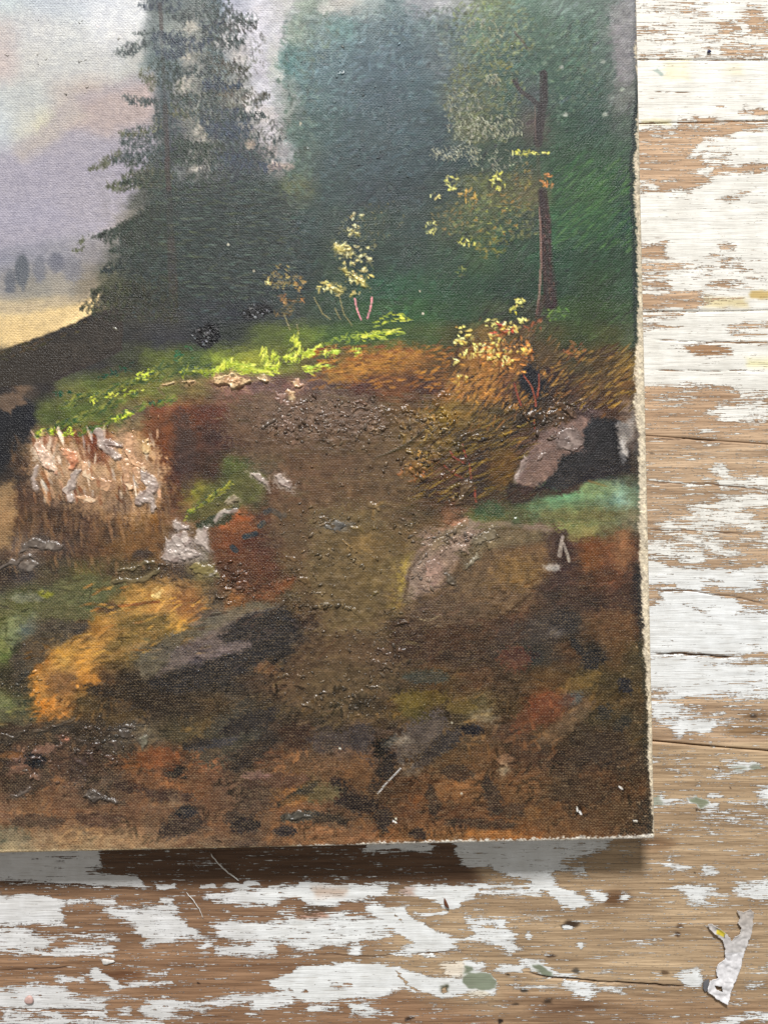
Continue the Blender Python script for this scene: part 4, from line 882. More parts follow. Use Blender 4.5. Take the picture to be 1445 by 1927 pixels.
def grass(x0, y0, x1, y1, n, cols, L=15, ang=-60, sp=35, h=0.14, wd=2.3, a=0.8):
    for i in range(n):
        t = RNG.random()
        dab(x0 + (x1 - x0) * t + RNG.normal(0, 3), y0 + (y1 - y0) * t + RNG.normal(0, 4), L * RNG.uniform(0.5, 1.3), wd * RNG.uniform(0.6, 1.2), math.radians(RNG.normal(ang, sp)), jit(cols[RNG.integers(len(cols))], 0.1), a * RNG.uniform(0.6, 1), h * RNG.uniform(0.3, 1))
grass(400, 698, 440, 680, 60, GR); grass(440, 690, 480, 690, 60, GR, ang=-10); grass(495, 660, 505, 695, 50, GR, ang=-65, sp=14); grass(515, 665, 522, 692, 34, GR, ang=-60, sp=14); grass(460, 698, 520, 696, 50, GR, ang=0, sp=15)
grass(555, 635, 565, 665, 40, GR, ang=-75, sp=18); grass(535, 675, 560, 668, 34, GR, ang=-40); grass(580, 665, 608, 650, 34, GR, ang=-40, sp=15); grass(575, 665, 605, 662, 24, GR, ang=-5, sp=12); grass(612, 665, 636, 660, 34, GR); grass(575, 697, 620, 688, 44, GR, ang=-10, sp=12); grass(665, 662, 680, 660, 22, GR, ang=-40)
grass(685, 632, 722, 630, 34, GR, ang=-5, sp=18); grass(720, 628, 758, 622, 20, GR, ang=-6, sp=8); grass(738, 598, 762, 596, 14, GR, ang=0, sp=10); grass(712, 606, 730, 602, 10, GR[1:3], ang=-10); grass(620, 640, 680, 634, 26, GR[1:3], ang=-20, a=0.5)
grass(340, 696, 400, 700, 50, [rgb(126, 138, 52), rgb(150, 160, 56)], ang=-20, a=0.7)
G2 = [rgb(98, 108, 52), rgb(76, 94, 48), rgb(112, 118, 50), rgb(62, 84, 50), rgb(128, 132, 60)]
for (x0, y0, x1, y1, n) in ((140, 790, 260, 740, 120), (170, 750, 300, 700, 120), (250, 720, 400, 690, 90), (70, 820, 150, 790, 110), (150, 815, 240, 780, 90), (230, 780, 330, 750, 60), (280, 700, 340, 680, 30), (120, 770, 160, 740, 40)):
    grass(x0, y0, x1, y1, n, G2, 14, -28, 18, 0.16, 3.0, 0.6)
grass(262, 708, 280, 700, 18, GR, 8, -30, 20); grass(170, 756, 190, 750, 10, GR, 6); grass(200, 745, 270, 735, 16, GR, 8, -20); grass(70, 818, 104, 808, 20, GR, 8, -20); grass(118, 822, 138, 808, 18, GR, 9, -40); grass(210, 790, 250, 775, 14, GR, 10, -30)
grass(190, 712, 250, 690, 26, [rgb(40, 70, 52), rgb(46, 84, 56)], 10, -25); grass(105, 742, 135, 740, 16, [rgb(46, 84, 56)], 9, -10); grass(330, 670, 360, 660, 20, [rgb(56, 96, 60)], 9, -20); grass(285, 758, 300, 752, 8, [rgb(40, 90, 60)], 8)
poly([(-60, 750), (20, 738), (50, 745), (70, 790), (60, 830), (30, 850), (0, 900), (-60, 915)], rgb(34, 35, 40), 0.8, 10, 0.4)
poly([(-60, 745), (0, 742), (20, 735), (42, 742), (52, 760), (30, 764), (18, 782), (0, 770), (-60, 770)], rgb(122, 98, 78), 0.7, 5, 0.2)

# ---- golden bank and the autumn bush
poly([(590, 705), (640, 680), (700, 668), (760, 655), (800, 665), (780, 695), (700, 715), (620, 725)], rgb(168, 116, 48), 0.55, 16, 0.8)
for i in range(260):
    x, y = RNG.uniform(590, 850), RNG.uniform(650, 730)
    dab(x, y, RNG.uniform(10, 26), 3.5, math.radians(RNG.normal(-12, 12)), jit((rgb(178, 122, 48), rgb(130, 84, 40), rgb(150, 96, 40), rgb(112, 76, 38))[RNG.integers(4)], 0.12), 0.45)
for i in range(420):
    x, y = RNG.normal(960, 70), RNG.normal(735, 45)
    dab(x, y, RNG.uniform(10, 30), 2.6, math.radians(RNG.normal(-52, 16)), jit((rgb(164, 112, 54), rgb(110, 76, 40), rgb(76, 54, 36), rgb(134, 100, 52), rgb(60, 46, 34))[RNG.integers(5)], 0.12), 0.5, 0.06)
for i in range(200):
    x, y = RNG.uniform(1040, 1195), RNG.uniform(650, 770)
    dab(x, y, RNG.uniform(14, 36), 3, math.radians(RNG.normal(-36, 10)), jit((rgb(150, 116, 56), rgb(70, 52, 36), rgb(100, 78, 44), rgb(58, 44, 34))[RNG.integers(4)], 0.12), 0.5, 0.05)
poly([(1000, 655), (1040, 640), (1060, 665), (1040, 690), (1000, 700)], rgb(88, 72, 44), 0.55, 10)
blob(1000, 718, 22, 34, rgb(40, 36, 38), 0.85, 8, ang=-20)
leaves(925, 610, 14, 10, 12, [rgb(216, 200, 112)], 8, 0.3); leaves(978, 570, 10, 8, 12, [rgb(200, 190, 104)], 8, 0.3); leaves(966, 585, 8, 8, 8, YL, 7, 0.3); leaves(985, 602, 10, 6, 10, [rgb(214, 196, 110)], 8, 0.3)
for cx, cy, rx, ry, n in ((872, 618, 14, 8, 10), (862, 640, 12, 10, 12), (880, 640, 12, 10, 12), (930, 640, 16, 14, 22), (905, 652, 16, 12, 18), (962, 618, 18, 14, 22), (985, 662, 14, 8, 16), (945, 672, 24, 16, 36), (920, 665, 20, 12, 22), (878, 668, 16, 6, 10), (862, 680, 8, 4, 5), (870, 710, 12, 5, 8), (858, 720, 8, 4, 5)):
    leaves(cx, cy, rx, ry, n, [rgb(220, 196, 104), rgb(206, 164, 78), rgb(230, 212, 130)], 8, 0.4, 0.9)
leaves(950, 670, 55, 40, 120, [rgb(186, 124, 58), rgb(168, 108, 52), rgb(200, 140, 70)], 8, 0.2, 0.7); leaves(945, 620, 20, 12, 14, [rgb(160, 88, 56)], 9, 0.3); leaves(890, 720, 40, 40, 80, [rgb(172, 120, 52), rgb(142, 100, 48)], 8, 0.1, 0.6); leaves(1010, 610, 24, 14, 20, [rgb(140, 84, 52)], 8, 0.15, 0.6); leaves(1080, 660, 20, 16, 22, [rgb(130, 84, 48)], 10, 0.05, 0.5)
RD = rgb(122, 68, 50)
for pts in ([(968, 722), (974, 745), (980, 762)], [(985, 706), (1000, 728), (1006, 748), (1008, 764)], [(1014, 705), (1014, 725), (1010, 748)], [(1006, 780), (1006, 805)], [(846, 850), (856, 862), (874, 872)], [(835, 875), (850, 890), (870, 900)], [(870, 835), (876, 860)], [(882, 872), (886, 900)], [(892, 915), (895, 945)]):
    stroke(pts, 2.4, RD, 0.85, (0.8, 1), 0.2)
# dark hatched strokes of the slope below the bush
for i in range(420):
    x, y = RNG.uniform(780, 1010), RNG.uniform(790, 940)
    dab(x, y, RNG.uniform(16, 46), 2.6, math.radians(RNG.normal(-26, 8)), jit((rgb(62, 48, 34), rgb(104, 84, 40), rgb(80, 62, 36), rgb(48, 38, 32), rgb(126, 100, 44))[RNG.integers(5)], 0.12), 0.5, 0.1)
leaves(790, 830, 40, 60, 90, [rgb(176, 132, 62), rgb(150, 112, 52), rgb(196, 156, 84)], 8, 0.3, 0.65); leaves(775, 890, 26, 20, 30, [rgb(186, 128, 62), rgb(166, 100, 52)], 8, 0.3, 0.7); blob(945, 880, 30, 36, rgb(106, 76, 36), 0.5, 16)

# ---- rocks at the right, moss and stream light
poly([(968, 900), (985, 860), (1012, 830), (1048, 800), (1090, 786), (1112, 792), (1130, 815), (1120, 850), (1060, 880), (1020, 915), (990, 930)], rgb(122, 98, 88), 0.8, 6, 0.25)
poly([(1110, 788), (1160, 792), (1182, 800), (1186, 890), (1150, 890), (1110, 905), (1060, 925), (1010, 925), (1040, 890), (1060, 860), (1100, 845), (1096, 810)], rgb(44, 42, 44), 0.88, 8, 0.3)
poly([(958, 905), (1000, 912), (1050, 925), (1100, 905), (1090, 925), (1010, 945), (960, 945)], rgb(56, 42, 38), 0.7, 6)
poly([(1160, 800), (1188, 780), (1192, 810), (1180, 860), (1168, 850)], rgb(160, 150, 142), 0.6, 7, dry=0.9); blob(1172, 845, 7, 22, rgb(200, 196, 190), 0.35, 8); stroke([(1140, 915), (1108, 905)], 3, rgb(130, 90, 50), 0.4)
poly([(880, 980), (930, 950), (1000, 945), (1060, 930), (1110, 905), (1170, 888), (1206, 890), (1206, 975), (1150, 985), (1080, 1000), (1040, 985), (980, 970), (920, 985)], rgb(108, 122, 84), 0.2, 20, 0.7, dry=0.8)
blob(1025, 955, 34, 14, rgb(92, 136, 104), 0.3, 18); blob(1168, 932, 12, 24, rgb(158, 190, 176), 0.3, 16, ang=-20); blob(1090, 970, 70, 12, rgb(120, 112, 66), 0.4, 14, dry=0.9); blob(1130, 920, 40, 16, rgb(122, 132, 84), 0.35, 14); blob(920, 960, 30, 16, rgb(62, 84, 58), 0.6, 12); blob(1080, 1000, 40, 16, rgb(140, 130, 78), 0.5, 12)
poly([(770, 1120), (775, 1070), (800, 1035), (850, 1005), (880, 980), (900, 985), (870, 1020), (850, 1060), (850, 1105), (800, 1125)], rgb(140, 118, 104), 0.7, 8, 0.4)
poly([(860, 1060), (900, 1020), (950, 1000), (1000, 990), (1060, 995), (1050, 1015), (980, 1030), (920, 1040)], rgb(98, 86, 64), 0.6, 8, 0.4); poly([(850, 985), (880, 975), (878, 990), (855, 1003), (842, 1000)], rgb(176, 128, 100), 0.7, 4)
poly([(930, 1040), (1020, 1035), (1030, 1080), (1010, 1110), (950, 1110), (925, 1075)], rgb(142, 104, 46), 0.5, 14, dry=0.9); poly([(1030, 1000), (1062, 998), (1062, 1100), (1020, 1120), (1005, 1110), (1035, 1080)], rgb(66, 50, 46), 0.4, 12)
stroke([(1058, 1010), (1052, 1045)], 5, rgb(166, 152, 138), 0.7, (0.8, 1), 0.2); stroke([(1060, 1022), (1070, 1055)], 3.5, rgb(160, 146, 132), 0.6, h=0.2); blob(1038, 1070, 14, 10, rgb(190, 182, 172), 0.5, 6, dry=1)
blob(1112, 1055, 20, 20, rgb(128, 78, 40), 0.5, 12, dry=0.9); blob(1170, 1035, 18, 40, rgb(140, 98, 66), 0.5, 12, dry=1); blob(1045, 1190, 14, 10, rgb(180, 170, 160), 0.35, 8, dry=1); blob(1010, 1190, 45, 30, rgb(66, 58, 54), 0.6, 18)
poly([(1190, 1080), (1212, 1075), (1214, 1190), (1200, 1195), (1188, 1130)], rgb(44, 34, 36), 0.75, 6)
blob(560, 915, 60, 40, rgb(96, 62, 44), 0.4, 24)
# path colour, warm grey brown, with hatched brush marks
for i in range(1100):
    t = RNG.random(); y = 730 + 640 * t; x = RNG.normal(640 + 40 * math.sin(t * 4), 95)
    dab(x, y, RNG.uniform(14, 44), RNG.uniform(3, 6), math.radians(RNG.normal(-24 if y > 1150 else 8, 16)), jit((rgb(98, 80, 56), rgb(80, 66, 46), rgb(112, 92, 62), rgb(88, 74, 46), rgb(104, 84, 66))[RNG.integers(5)], 0.12), 0.28, 0.05)
poly([(395, 1000), (440, 975), (480, 990), (520, 1060), (560, 1090), (530, 1110), (470, 1130), (440, 1100), (400, 1060)], rgb(86, 50, 36), 0.4, 16); blob(450, 990, 40, 16, rgb(150, 96, 54), 0.35, 16, dry=0.7); poly([(470, 1128), (520, 1095), (552, 1084), (545, 1105), (510, 1130)], rgb(136, 84, 50), 0.5, 7, 0.3)
blob(680, 1025, 30, 14, rgb(176, 130, 60), 0.6, 8, dry=0.9); stroke([(702, 975), (704, 955), (718, 946)], 4, rgb(176, 126, 62), 0.7); poly([(730, 1050), (775, 1040), (770, 1080), (750, 1115), (735, 1090)], rgb(158, 136, 70), 0.65, 9, dry=1)
for pts in ([(500, 964), (512, 960), (526, 968)], [(490, 990), (496, 984)], [(462, 1010), (482, 1004)], [(438, 1030), (444, 1036)], [(530, 972), (536, 970)]):
    stroke(pts, 7, rgb(58, 60, 62), 0.8, h=0.2)
# ---- cliff, mossy hummocks and golden hollow at the left
for i in range(360):
    x, y = RNG.uniform(20, 330), RNG.uniform(830, 1080)
    dab(x, y, RNG.uniform(16, 44), RNG.uniform(3, 7), math.radians(RNG.normal(82, 14)), jit((rgb(136, 102, 70), rgb(88, 64, 46), rgb(112, 82, 56), rgb(150, 112, 76), rgb(76, 56, 44))[RNG.integers(5)], 0.12), 0.2)
blob(185, 850, 34, 30, rgb(104, 56, 36), 0.6, 12); blob(300, 820, 26, 60, rgb(120, 68, 36), 0.5, 14); blob(348, 850, 20, 80, rgb(72, 56, 50), 0.5, 12); blob(0, 900, 40, 30, rgb(44, 40, 38), 0.5, 14); poly([(-40, 920), (30, 905), (32, 960), (18, 1030), (-40, 1040)], rgb(164, 130, 88), 0.6, 10, dry=0.9)
blob(230, 1000, 50, 40, rgb(120, 84, 46), 0.4, 18, dry=0.8); blob(205, 1000, 14, 24, rgb(66, 50, 42), 0.5, 10); blob(270, 1045, 16, 10, rgb(60, 48, 42), 0.6, 8); blob(225, 950, 30, 16, rgb(84, 66, 60), 0.5, 12)
poly([(345, 975), (380, 930), (420, 900), (460, 885), (500, 890), (495, 920), (450, 950), (400, 985)], rgb(90, 90, 48), 0.65, 9, 0.4); grass(350, 970, 440, 905, 70, [rgb(142, 138, 54), rgb(120, 122, 50), rgb(72, 84, 46)], 12, -40, 18, 0.25); poly([(365, 985), (420, 960), (450, 950), (430, 985), (380, 1000)], rgb(46, 56, 38), 0.65, 6)
poly([(60, 1130), (110, 1095), (160, 1080), (210, 1085), (240, 1100), (190, 1130), (180, 1160), (110, 1180), (70, 1160)], rgb(96, 96, 62), 0.6, 10); poly([(-40, 1130), (40, 1120), (60, 1135), (50, 1170), (10, 1190), (-40, 1200)], rgb(104, 106, 66), 0.55, 10); blob(90, 1118, 16, 8, rgb(124, 124, 46), 0.7, 5); blob(52, 1125, 30, 10, rgb(120, 122, 106), 0.5, 8); blob(20, 1190, 20, 40, rgb(122, 130, 90), 0.5, 10, ang=30); blob(6, 1215, 12, 14, rgb(122, 126, 70), 0.5, 8)
poly([(45, 1210), (100, 1165), (170, 1170), (150, 1195), (100, 1225), (60, 1260), (30, 1280), (20, 1240)], rgb(76, 68, 56), 0.75, 8)
GH = rgb(188, 142, 80)
poly([(70, 1260), (110, 1215), (190, 1185), (200, 1130), (250, 1110), (330, 1090), (390, 1110), (395, 1140), (345, 1175), (250, 1225), (200, 1245), (150, 1255), (130, 1330), (60, 1325)], GH, 0.4, 20, 0.6, dry=0.9)
blob(295, 1118, 10, 8, rgb(232, 196, 124), 0.7, 6); blob(350, 1135, 30, 24, rgb(132, 88, 50), 0.45, 14); blob(205, 1140, 20, 12, rgb(88, 66, 44), 0.6, 8); blob(275, 1172, 50, 13, rgb(104, 86, 46), 0.55, 10, ang=-6); blob(235, 1206, 34, 9, rgb(112, 92, 48), 0.5, 8, ang=-22); stroke([(225, 1140), (300, 1132)], 3.5, rgb(140, 84, 44), 0.6); blob(120, 1285, 34, 20, rgb(122, 86, 52), 0.5, 14, dry=0.7); blob(170, 1275, 14, 12, rgb(176, 120, 54), 0.6, 7)
for i in range(60):
    x, y = RNG.uniform(150, 390), RNG.uniform(1100, 1240)
    dab(x, y, RNG.uniform(14, 40), 4, math.radians(RNG.normal(-18, 12)), jit((rgb(210, 158, 70), rgb(180, 122, 56), rgb(120, 92, 46))[RNG.integers(3)], 0.1), 0.4)
# the big stone in the foreground
poly([(250, 1250), (300, 1205), (370, 1165), (440, 1140), (500, 1130), (525, 1140), (510, 1160), (430, 1190), (340, 1215), (300, 1265), (270, 1280)], rgb(100, 92, 76), 0.7, 8, 0.3); poly([(300, 1270), (330, 1220), (400, 1185), (480, 1150), (530, 1138), (470, 1170), (430, 1195), (470, 1215), (430, 1232), (360, 1240)], rgb(112, 98, 92), 0.6, 8, 0.3)
poly([(410, 1195), (470, 1155), (530, 1140), (555, 1160), (560, 1185), (575, 1200), (530, 1225), (470, 1255), (400, 1285), (330, 1310), (260, 1300), (300, 1275), (380, 1245), (440, 1225)], rgb(42, 40, 42), 0.8, 10, 0.4)
poly([(160, 1290), (250, 1275), (310, 1300), (350, 1315), (300, 1335), (220, 1320), (165, 1310)], rgb(44, 36, 30), 0.75, 10); blob(500, 1255, 24, 14, rgb(120, 84, 54), 0.5, 10, dry=0.9); blob(440, 1218, 34, 10, rgb(120, 106, 104), 0.6, 8, ang=-10)
blob(0, 1330, 24, 26, rgb(112, 114, 84), 0.45, 14, dry=0.8); blob(30, 1350, 40, 14, rgb(92, 90, 66), 0.5, 10); poly([(0, 1385), (80, 1375), (140, 1355), (170, 1365), (140, 1380), (70, 1392), (0, 1400)], rgb(62, 54, 46), 0.6, 6)
# ---- the path, the domed boulder and the pale cliff face
poly([(420, 745), (560, 735), (700, 760), (800, 760), (830, 800), (770, 880), (750, 960), (765, 1040), (745, 1100), (720, 1200), (760, 1280), (700, 1345), (560, 1335), (500, 1290), (560, 1230), (590, 1180), (565, 1120), (565, 1080), (530, 1040), (500, 980), (530, 900), (440, 850), (410, 800)], rgb(108, 86, 64), 0.55, 34, 0.8, dry=0.1, thick=0.6)
poly([(600, 960), (720, 950), (750, 1040), (740, 1110), (700, 1180), (620, 1190), (580, 1100)], rgb(110, 94, 62), 0.5, 30, 0.8); blob(600, 790, 120, 44, rgb(118, 94, 80), 0.5, 34); blob(640, 1290, 80, 40, rgb(86, 72, 50), 0.4, 26)
poly([(755, 1150), (763, 1090), (790, 1045), (840, 1010), (890, 992), (950, 985), (1010, 985), (1052, 995), (1046, 1030), (1036, 1090), (1000, 1130), (930, 1160), (850, 1180), (780, 1178)], rgb(100, 80, 60), 0.6, 14, 0.35)
poly([(766, 1105), (782, 1058), (828, 1016), (880, 988), (905, 996), (868, 1040), (850, 1085), (815, 1112), (780, 1124)], rgb(150, 126, 110), 0.7, 9, 0.35, h=0.15); poly([(860, 1042), (900, 1012), (960, 996), (1030, 994), (1045, 1006), (980, 1026), (920, 1036), (880, 1056)], rgb(114, 100, 74), 0.6, 9, 0.3, h=0.12)
poly([(800, 1120), (850, 1060), (900, 1035), (1000, 1020), (1040, 1030), (1035, 1100), (1000, 1135), (900, 1160), (820, 1165)], rgb(108, 84, 60), 0.55, 22, 0.5, dry=0.8)
stroke([(766, 1120), (780, 1064), (822, 1020), (884, 990), (960, 984), (1040, 994)], 15, rgb(140, 122, 104), 0.55, (1.3, 0.5), 0.2, 0.35, 0.9); stroke([(760, 1130), (772, 1070), (812, 1020), (872, 984)], 4, rgb(84, 66, 48), 0.35)
blob(975, 1075, 40, 28, rgb(138, 104, 52), 0.4, 24, dry=0.9); poly([(1032, 1000), (1062, 998), (1062, 1096), (1024, 1122), (1006, 1112), (1036, 1080)], rgb(66, 50, 46), 0.5, 14, 0.5); blob(850, 1150, 70, 24, rgb(82, 66, 54), 0.45, 22); blob(880, 1100, 40, 26, rgb(104, 84, 62), 0.4, 18, dry=0.8)
stroke([(1058, 1010), (1052, 1045)], 5, rgb(150, 136, 122), 0.5, (0.8, 1), 0.15); stroke([(1060, 1022), (1070, 1055)], 3.5, rgb(144, 130, 116), 0.45, h=0.15); blob(1038, 1070, 13, 9, rgb(190, 182, 172), 0.45, 8, dry=1)
poly([(55, 835), (110, 815), (180, 850), (240, 810), (296, 830), (300, 955), (250, 985), (150, 965), (90, 930), (60, 885)], rgb(182, 144, 106), 0.5, 26, 0.7); blob(150, 876, 66, 36, rgb(200, 166, 134), 0.35, 28, warp=0.9); blob(252, 862, 40, 44, rgb(204, 164, 126), 0.4, 24, warp=0.9); blob(90, 850, 22, 30, rgb(214, 190, 166), 0.5, 12); blob(185, 845, 24, 26, rgb(112, 64, 42), 0.6, 12)
for i in range(120):
    x, y = RNG.uniform(62, 300), RNG.uniform(815, 945)
    dab(x, y, RNG.uniform(14, 44), RNG.uniform(3, 8), math.radians(RNG.normal(78, 12)), jit((rgb(210, 184, 158), rgb(196, 154, 118), rgb(176, 134, 96), rgb(150, 106, 74), rgb(180, 164, 150), rgb(132, 84, 56))[RNG.integers(6)], 0.12), RNG.uniform(0.25, 0.65), 0.12)
for i in range(90):
    x, y = RNG.uniform(40, 320), RNG.uniform(930, 1010)
    dab(x, y, RNG.uniform(20, 50), RNG.uniform(4, 9), math.radians(RNG.normal(85, 10)), jit((rgb(122, 92, 66), rgb(96, 72, 54), rgb(140, 104, 70))[RNG.integers(3)], 0.12), RNG.uniform(0.15, 0.4))
# ---- foreground rubble of dark and russet patches
PAT = [(430, 1390, 60, 34, (64, 62, 54), -35, .6), (470, 1360, 50, 16, (46, 42, 42), -20, .7), (480, 1415, 50, 16, (44, 38, 36), -35, .6), (560, 1385, 34, 20, (60, 42, 34), 20, .55), (640, 1400, 50, 24, (74, 64, 62), 5, .6), (680, 1385, 24, 22, (60, 54, 54), 0, .55),
       (720, 1408, 18, 16, (24, 22, 24), -40, .85), (735, 1395, 14, 8, (20, 20, 22), -40, .7), (645, 1480, 24, 12, (36, 30, 32), 40, .8), (670, 1512, 36, 16, (38, 30, 32), 10, .7), (708, 1465, 10, 26, (34, 30, 32), 20, .7), (790, 1385, 60, 26, (88, 78, 72), -40, .65), (820, 1410, 60, 12, (58, 52, 52), -40, .55),
       (640, 1440, 50, 26, (140, 100, 66), 0, .4), (680, 1460, 30, 30, (120, 82, 48), 0, .4), (600, 1490, 40, 16, (94, 84, 58), 0, .6), (560, 1495, 40, 8, (58, 50, 42), -30, .6), (520, 1470, 60, 14, (88, 62, 52), -5, .5), (485, 1460, 26, 8, (170, 130, 120), 0, .5), (440, 1540, 20, 12, (60, 50, 46), 0, .5), (565, 1535, 34, 10, (70, 68, 62), -5, .6),
       (555, 1505, 24, 8, (160, 108, 56), -15, .5), (460, 1555, 26, 16, (50, 42, 42), 0, .75), (538, 1566, 18, 12, (54, 46, 46), 0, .7), (620, 1545, 32, 14, (56, 48, 42), 10, .6), (720, 1540, 16, 22, (50, 40, 38), 0, .7), (790, 1570, 14, 12, (56, 44, 40), 0, .6), (340, 1555, 40, 18, (62, 50, 46), -10, .7), (350, 1530, 18, 12, (44, 42, 46), 0, .7), (330, 1450, 22, 16, (44, 36, 34), 0, .75), (400, 1400, 46, 9, (62, 60, 64), -12, .6), (370, 1400, 26, 10, (50, 44, 40), -5, .6),
       (250, 1480, 30, 10, (60, 44, 40), 10, .6), (320, 1500, 44, 12, (66, 50, 46), 5, .5), (330, 1512, 12, 8, (190, 160, 120), 0, .5), (290, 1470, 40, 16, (130, 84, 54), 0, .4), (300, 1430, 40, 18, (128, 76, 44), 0, .5), (220, 1405, 30, 20, (70, 62, 52), 0, .5), (65, 1430, 18, 14, (32, 32, 36), 20, .85), (85, 1412, 22, 9, (170, 126, 106), -10, .5), (20, 1420, 22, 8, (130, 86, 46), 0, .5), (60, 1470, 40, 20, (70, 58, 50), -20, .6), (120, 1500, 30, 30, (130, 94, 72), 0, .35), (70, 1545, 50, 12, (80, 64, 54), 0, .5), (185, 1540, 40, 12, (86, 64, 54), 0, .5), (20, 1575, 40, 16, (120, 116, 96), 10, .5),
       (985, 1232, 32, 9, (48, 38, 38), 4, .8), (970, 1240, 30, 20, (110, 60, 44), 0, .35), (1110, 1240, 18, 20, (38, 36, 36), 30, .85), (1085, 1215, 8, 18, (40, 38, 38), -30, .8), (1060, 1170, 20, 20, (46, 42, 44), 0, .5), (1178, 1290, 12, 16, (44, 42, 42), -35, .85), (1135, 1340, 14, 14, (40, 38, 38), 30, .8), (1168, 1362, 18, 11, (42, 40, 38), -35, .75), (1140, 1350, 50, 20, (66, 60, 44), 0, .4), (1075, 1315, 22, 14, (88, 86, 80), -30, .6), (1020, 1340, 60, 20, (108, 64, 44), -28, .45), (1065, 1360, 60, 14, (120, 96, 72), -38, .55), (1090, 1285, 40, 12, (140, 110, 60), -25, .4),
       (885, 1372, 22, 9, (34, 32, 36), 10, .8), (912, 1352, 20, 14, (196, 184, 158), 0, .5), (838, 1395, 30, 14, (60, 54, 52), -40, .6), (950, 1450, 12, 10, (200, 190, 160), 0, .55), (950, 1430, 16, 10, (170, 130, 100), 0, .4), (815, 1505, 10, 30, (52, 42, 38), -8, .45), (925, 1500, 14, 34, (54, 44, 40), -14, .5), (965, 1526, 34, 12, (58, 46, 40), 0, .35), (905, 1550, 60, 10, (58, 46, 40), 2, .4), (860, 1490, 40, 20, (150, 104, 62), 0, .35), (1000, 1530, 16, 12, (160, 110, 60), 0, .4), (930, 1568, 50, 8, (170, 112, 58), 0, .5), (860, 1455, 30, 14, (54, 42, 36), 10, .5), (1130, 1410, 50, 30, (58, 46, 38), 0, .45), (1100, 1490, 60, 24, (54, 42, 34), 0, .4), (745, 1395, 20, 10, (214, 198, 168), -20, .45), (770, 1452, 18, 12, (196, 180, 156), 20, .4), (620, 1560, 30, 10, (170, 120, 80), 0, .4), (235, 1350, 40, 12, (92, 72, 42), -20, .4),
       (730, 1440, 12, 24, (40, 34, 34), 15, .7), (480, 1500, 30, 30, (76, 60, 52), 0, .4), (800, 1275, 40, 12, (62, 66, 60), 0, .5), (790, 1315, 50, 14, (110, 92, 40), 0, .4), (690, 1328, 30, 16, (56, 48, 38), 10, .5), (870, 1330, 30, 10, (120, 100, 46), 0, .4), (1160, 1180, 40, 40, (110, 78, 50), 0, .3)]
poly([(790, 1440), (900, 1450), (1000, 1440), (1214, 1490), (1214, 1592), (780, 1592)], rgb(126, 88, 54), 0.35, 40, 0.9, dry=1.0); poly([(-60, 1480), (200, 1470), (420, 1450), (640, 1430), (640, 1592), (-60, 1600)], rgb(126, 92, 66), 0.3, 40, 0.9, dry=1.0)
fz = np.clip
for i in range(2600):
    x, y = RNG.uniform(-40, 1205), 1290 + 295 * RNG.random() ** 0.8
    q = tab(np.array([x]), np.array([y]))[0]
    n1 = vnoise(np.array([x / 45.0]), np.array([y / 30.0]), 2)[0]
    k = RNG.uniform(0.6, 0.85) if n1 < 0.42 else (RNG.uniform(1.1, 1.1 + 0.35 * min(1, max(0.1, (1565 - y) / 120))) if n1 > 0.6 else RNG.uniform(0.85, 1.15))
    q = q * k + (np.array([0.03, 0.012, -0.01]) if n1 > 0.6 else 0)
    dab(x, y, RNG.uniform(8, 30), RNG.uniform(3, 8), RNG.normal(-0.45, 0.5) if RNG.random() < 0.75 else RNG.normal(1.4, 0.3), fz(q, 0.08, 1), RNG.uniform(0.2, 0.6), 0.04)
for i in range(1100):
    x, y = RNG.uniform(-40, 1205), RNG.uniform(1090, 1330)
    if 540 < x < 780: continue
    q = tab(np.array([x]), np.array([y]))[0]
    dab(x, y, RNG.uniform(10, 34), RNG.uniform(2.5, 6), RNG.normal(-0.35, 0.4), fz(q * RNG.uniform(0.65, 1.35), 0.06, 1), RNG.uniform(0.2, 0.5), 0.04)
for cx, cy, rx, ry_, c, ang, a in PAT:
    if sum(c) > 440:        # ground showing through where the paint is rubbed thin
        blob(cx, cy, rx * 1.1, ry_ * 1.1, rgb(*c), a * 0.5, min(rx, ry_) * 1.2, ang=ang, warp=0.5, dry=1.0); continue
    blob(cx, cy, rx * 1.1, ry_ * 1.1, rgb(*c), a * (0.7 if sum(c) > 260 else 1.1), min(rx, ry_) * 0.5, ang=ang, warp=0.28, rag=0.9)
# black worn pits, concentric marks, scratches and lint marks in the paint
for cx, cy, rx, ry_, ang in ((388, 632, 26, 20, -40), (484, 586, 29, 13, -12)):
    blob(cx, cy, rx, ry_, rgb(20, 21, 24), 0.85, 7, ang=ang, warp=0.4)
    for i in range(70):
        t = RNG.uniform(0, 6.28); r = math.sqrt(RNG.random())
        dab(cx + rx * r * math.cos(t), cy + ry_ * 1.1 * r * math.sin(t), 5, 2, RNG.uniform(0, 3.14), jit(rgb(22, 22, 26) if RNG.random() < 0.75 else rgb(96, 98, 100), 0.2), 0.8, RNG.uniform(-0.2, 0.35))
for k in range(9):
    r = 14 + 5.5 * k
    stroke([(425 + r * 0.9 * math.cos(a), 302 + r * math.sin(a)) for a in np.linspace(1.2, 3.6, 8)], 1.3, rgb(52, 56, 62), 0.4, h=0.3)
for k in range(7):
    stroke([(705 + k * 9, 862 - k * 3), (775 + k * 6, 838 - k * 7)], 1.4, rgb(84, 70, 46), 0.5, h=0.25)
    stroke([(790 + k * 14, 1030 - k * 4), (830 + k * 12, 1004 - k * 4)], 1.3, rgb(120, 104, 84), 0.4, h=0.2)
for x, y in ((478, 510), (790, 548), (796, 590), (565, 235), (566, 232), (430, 460), (745, 1540), (868, 1500 - 6), (850, 1360), (640, 1408)):
    blob(x, y, 2.0, 2.0, rgb(196, 188, 164), 0.75, 1.6, warp=0)
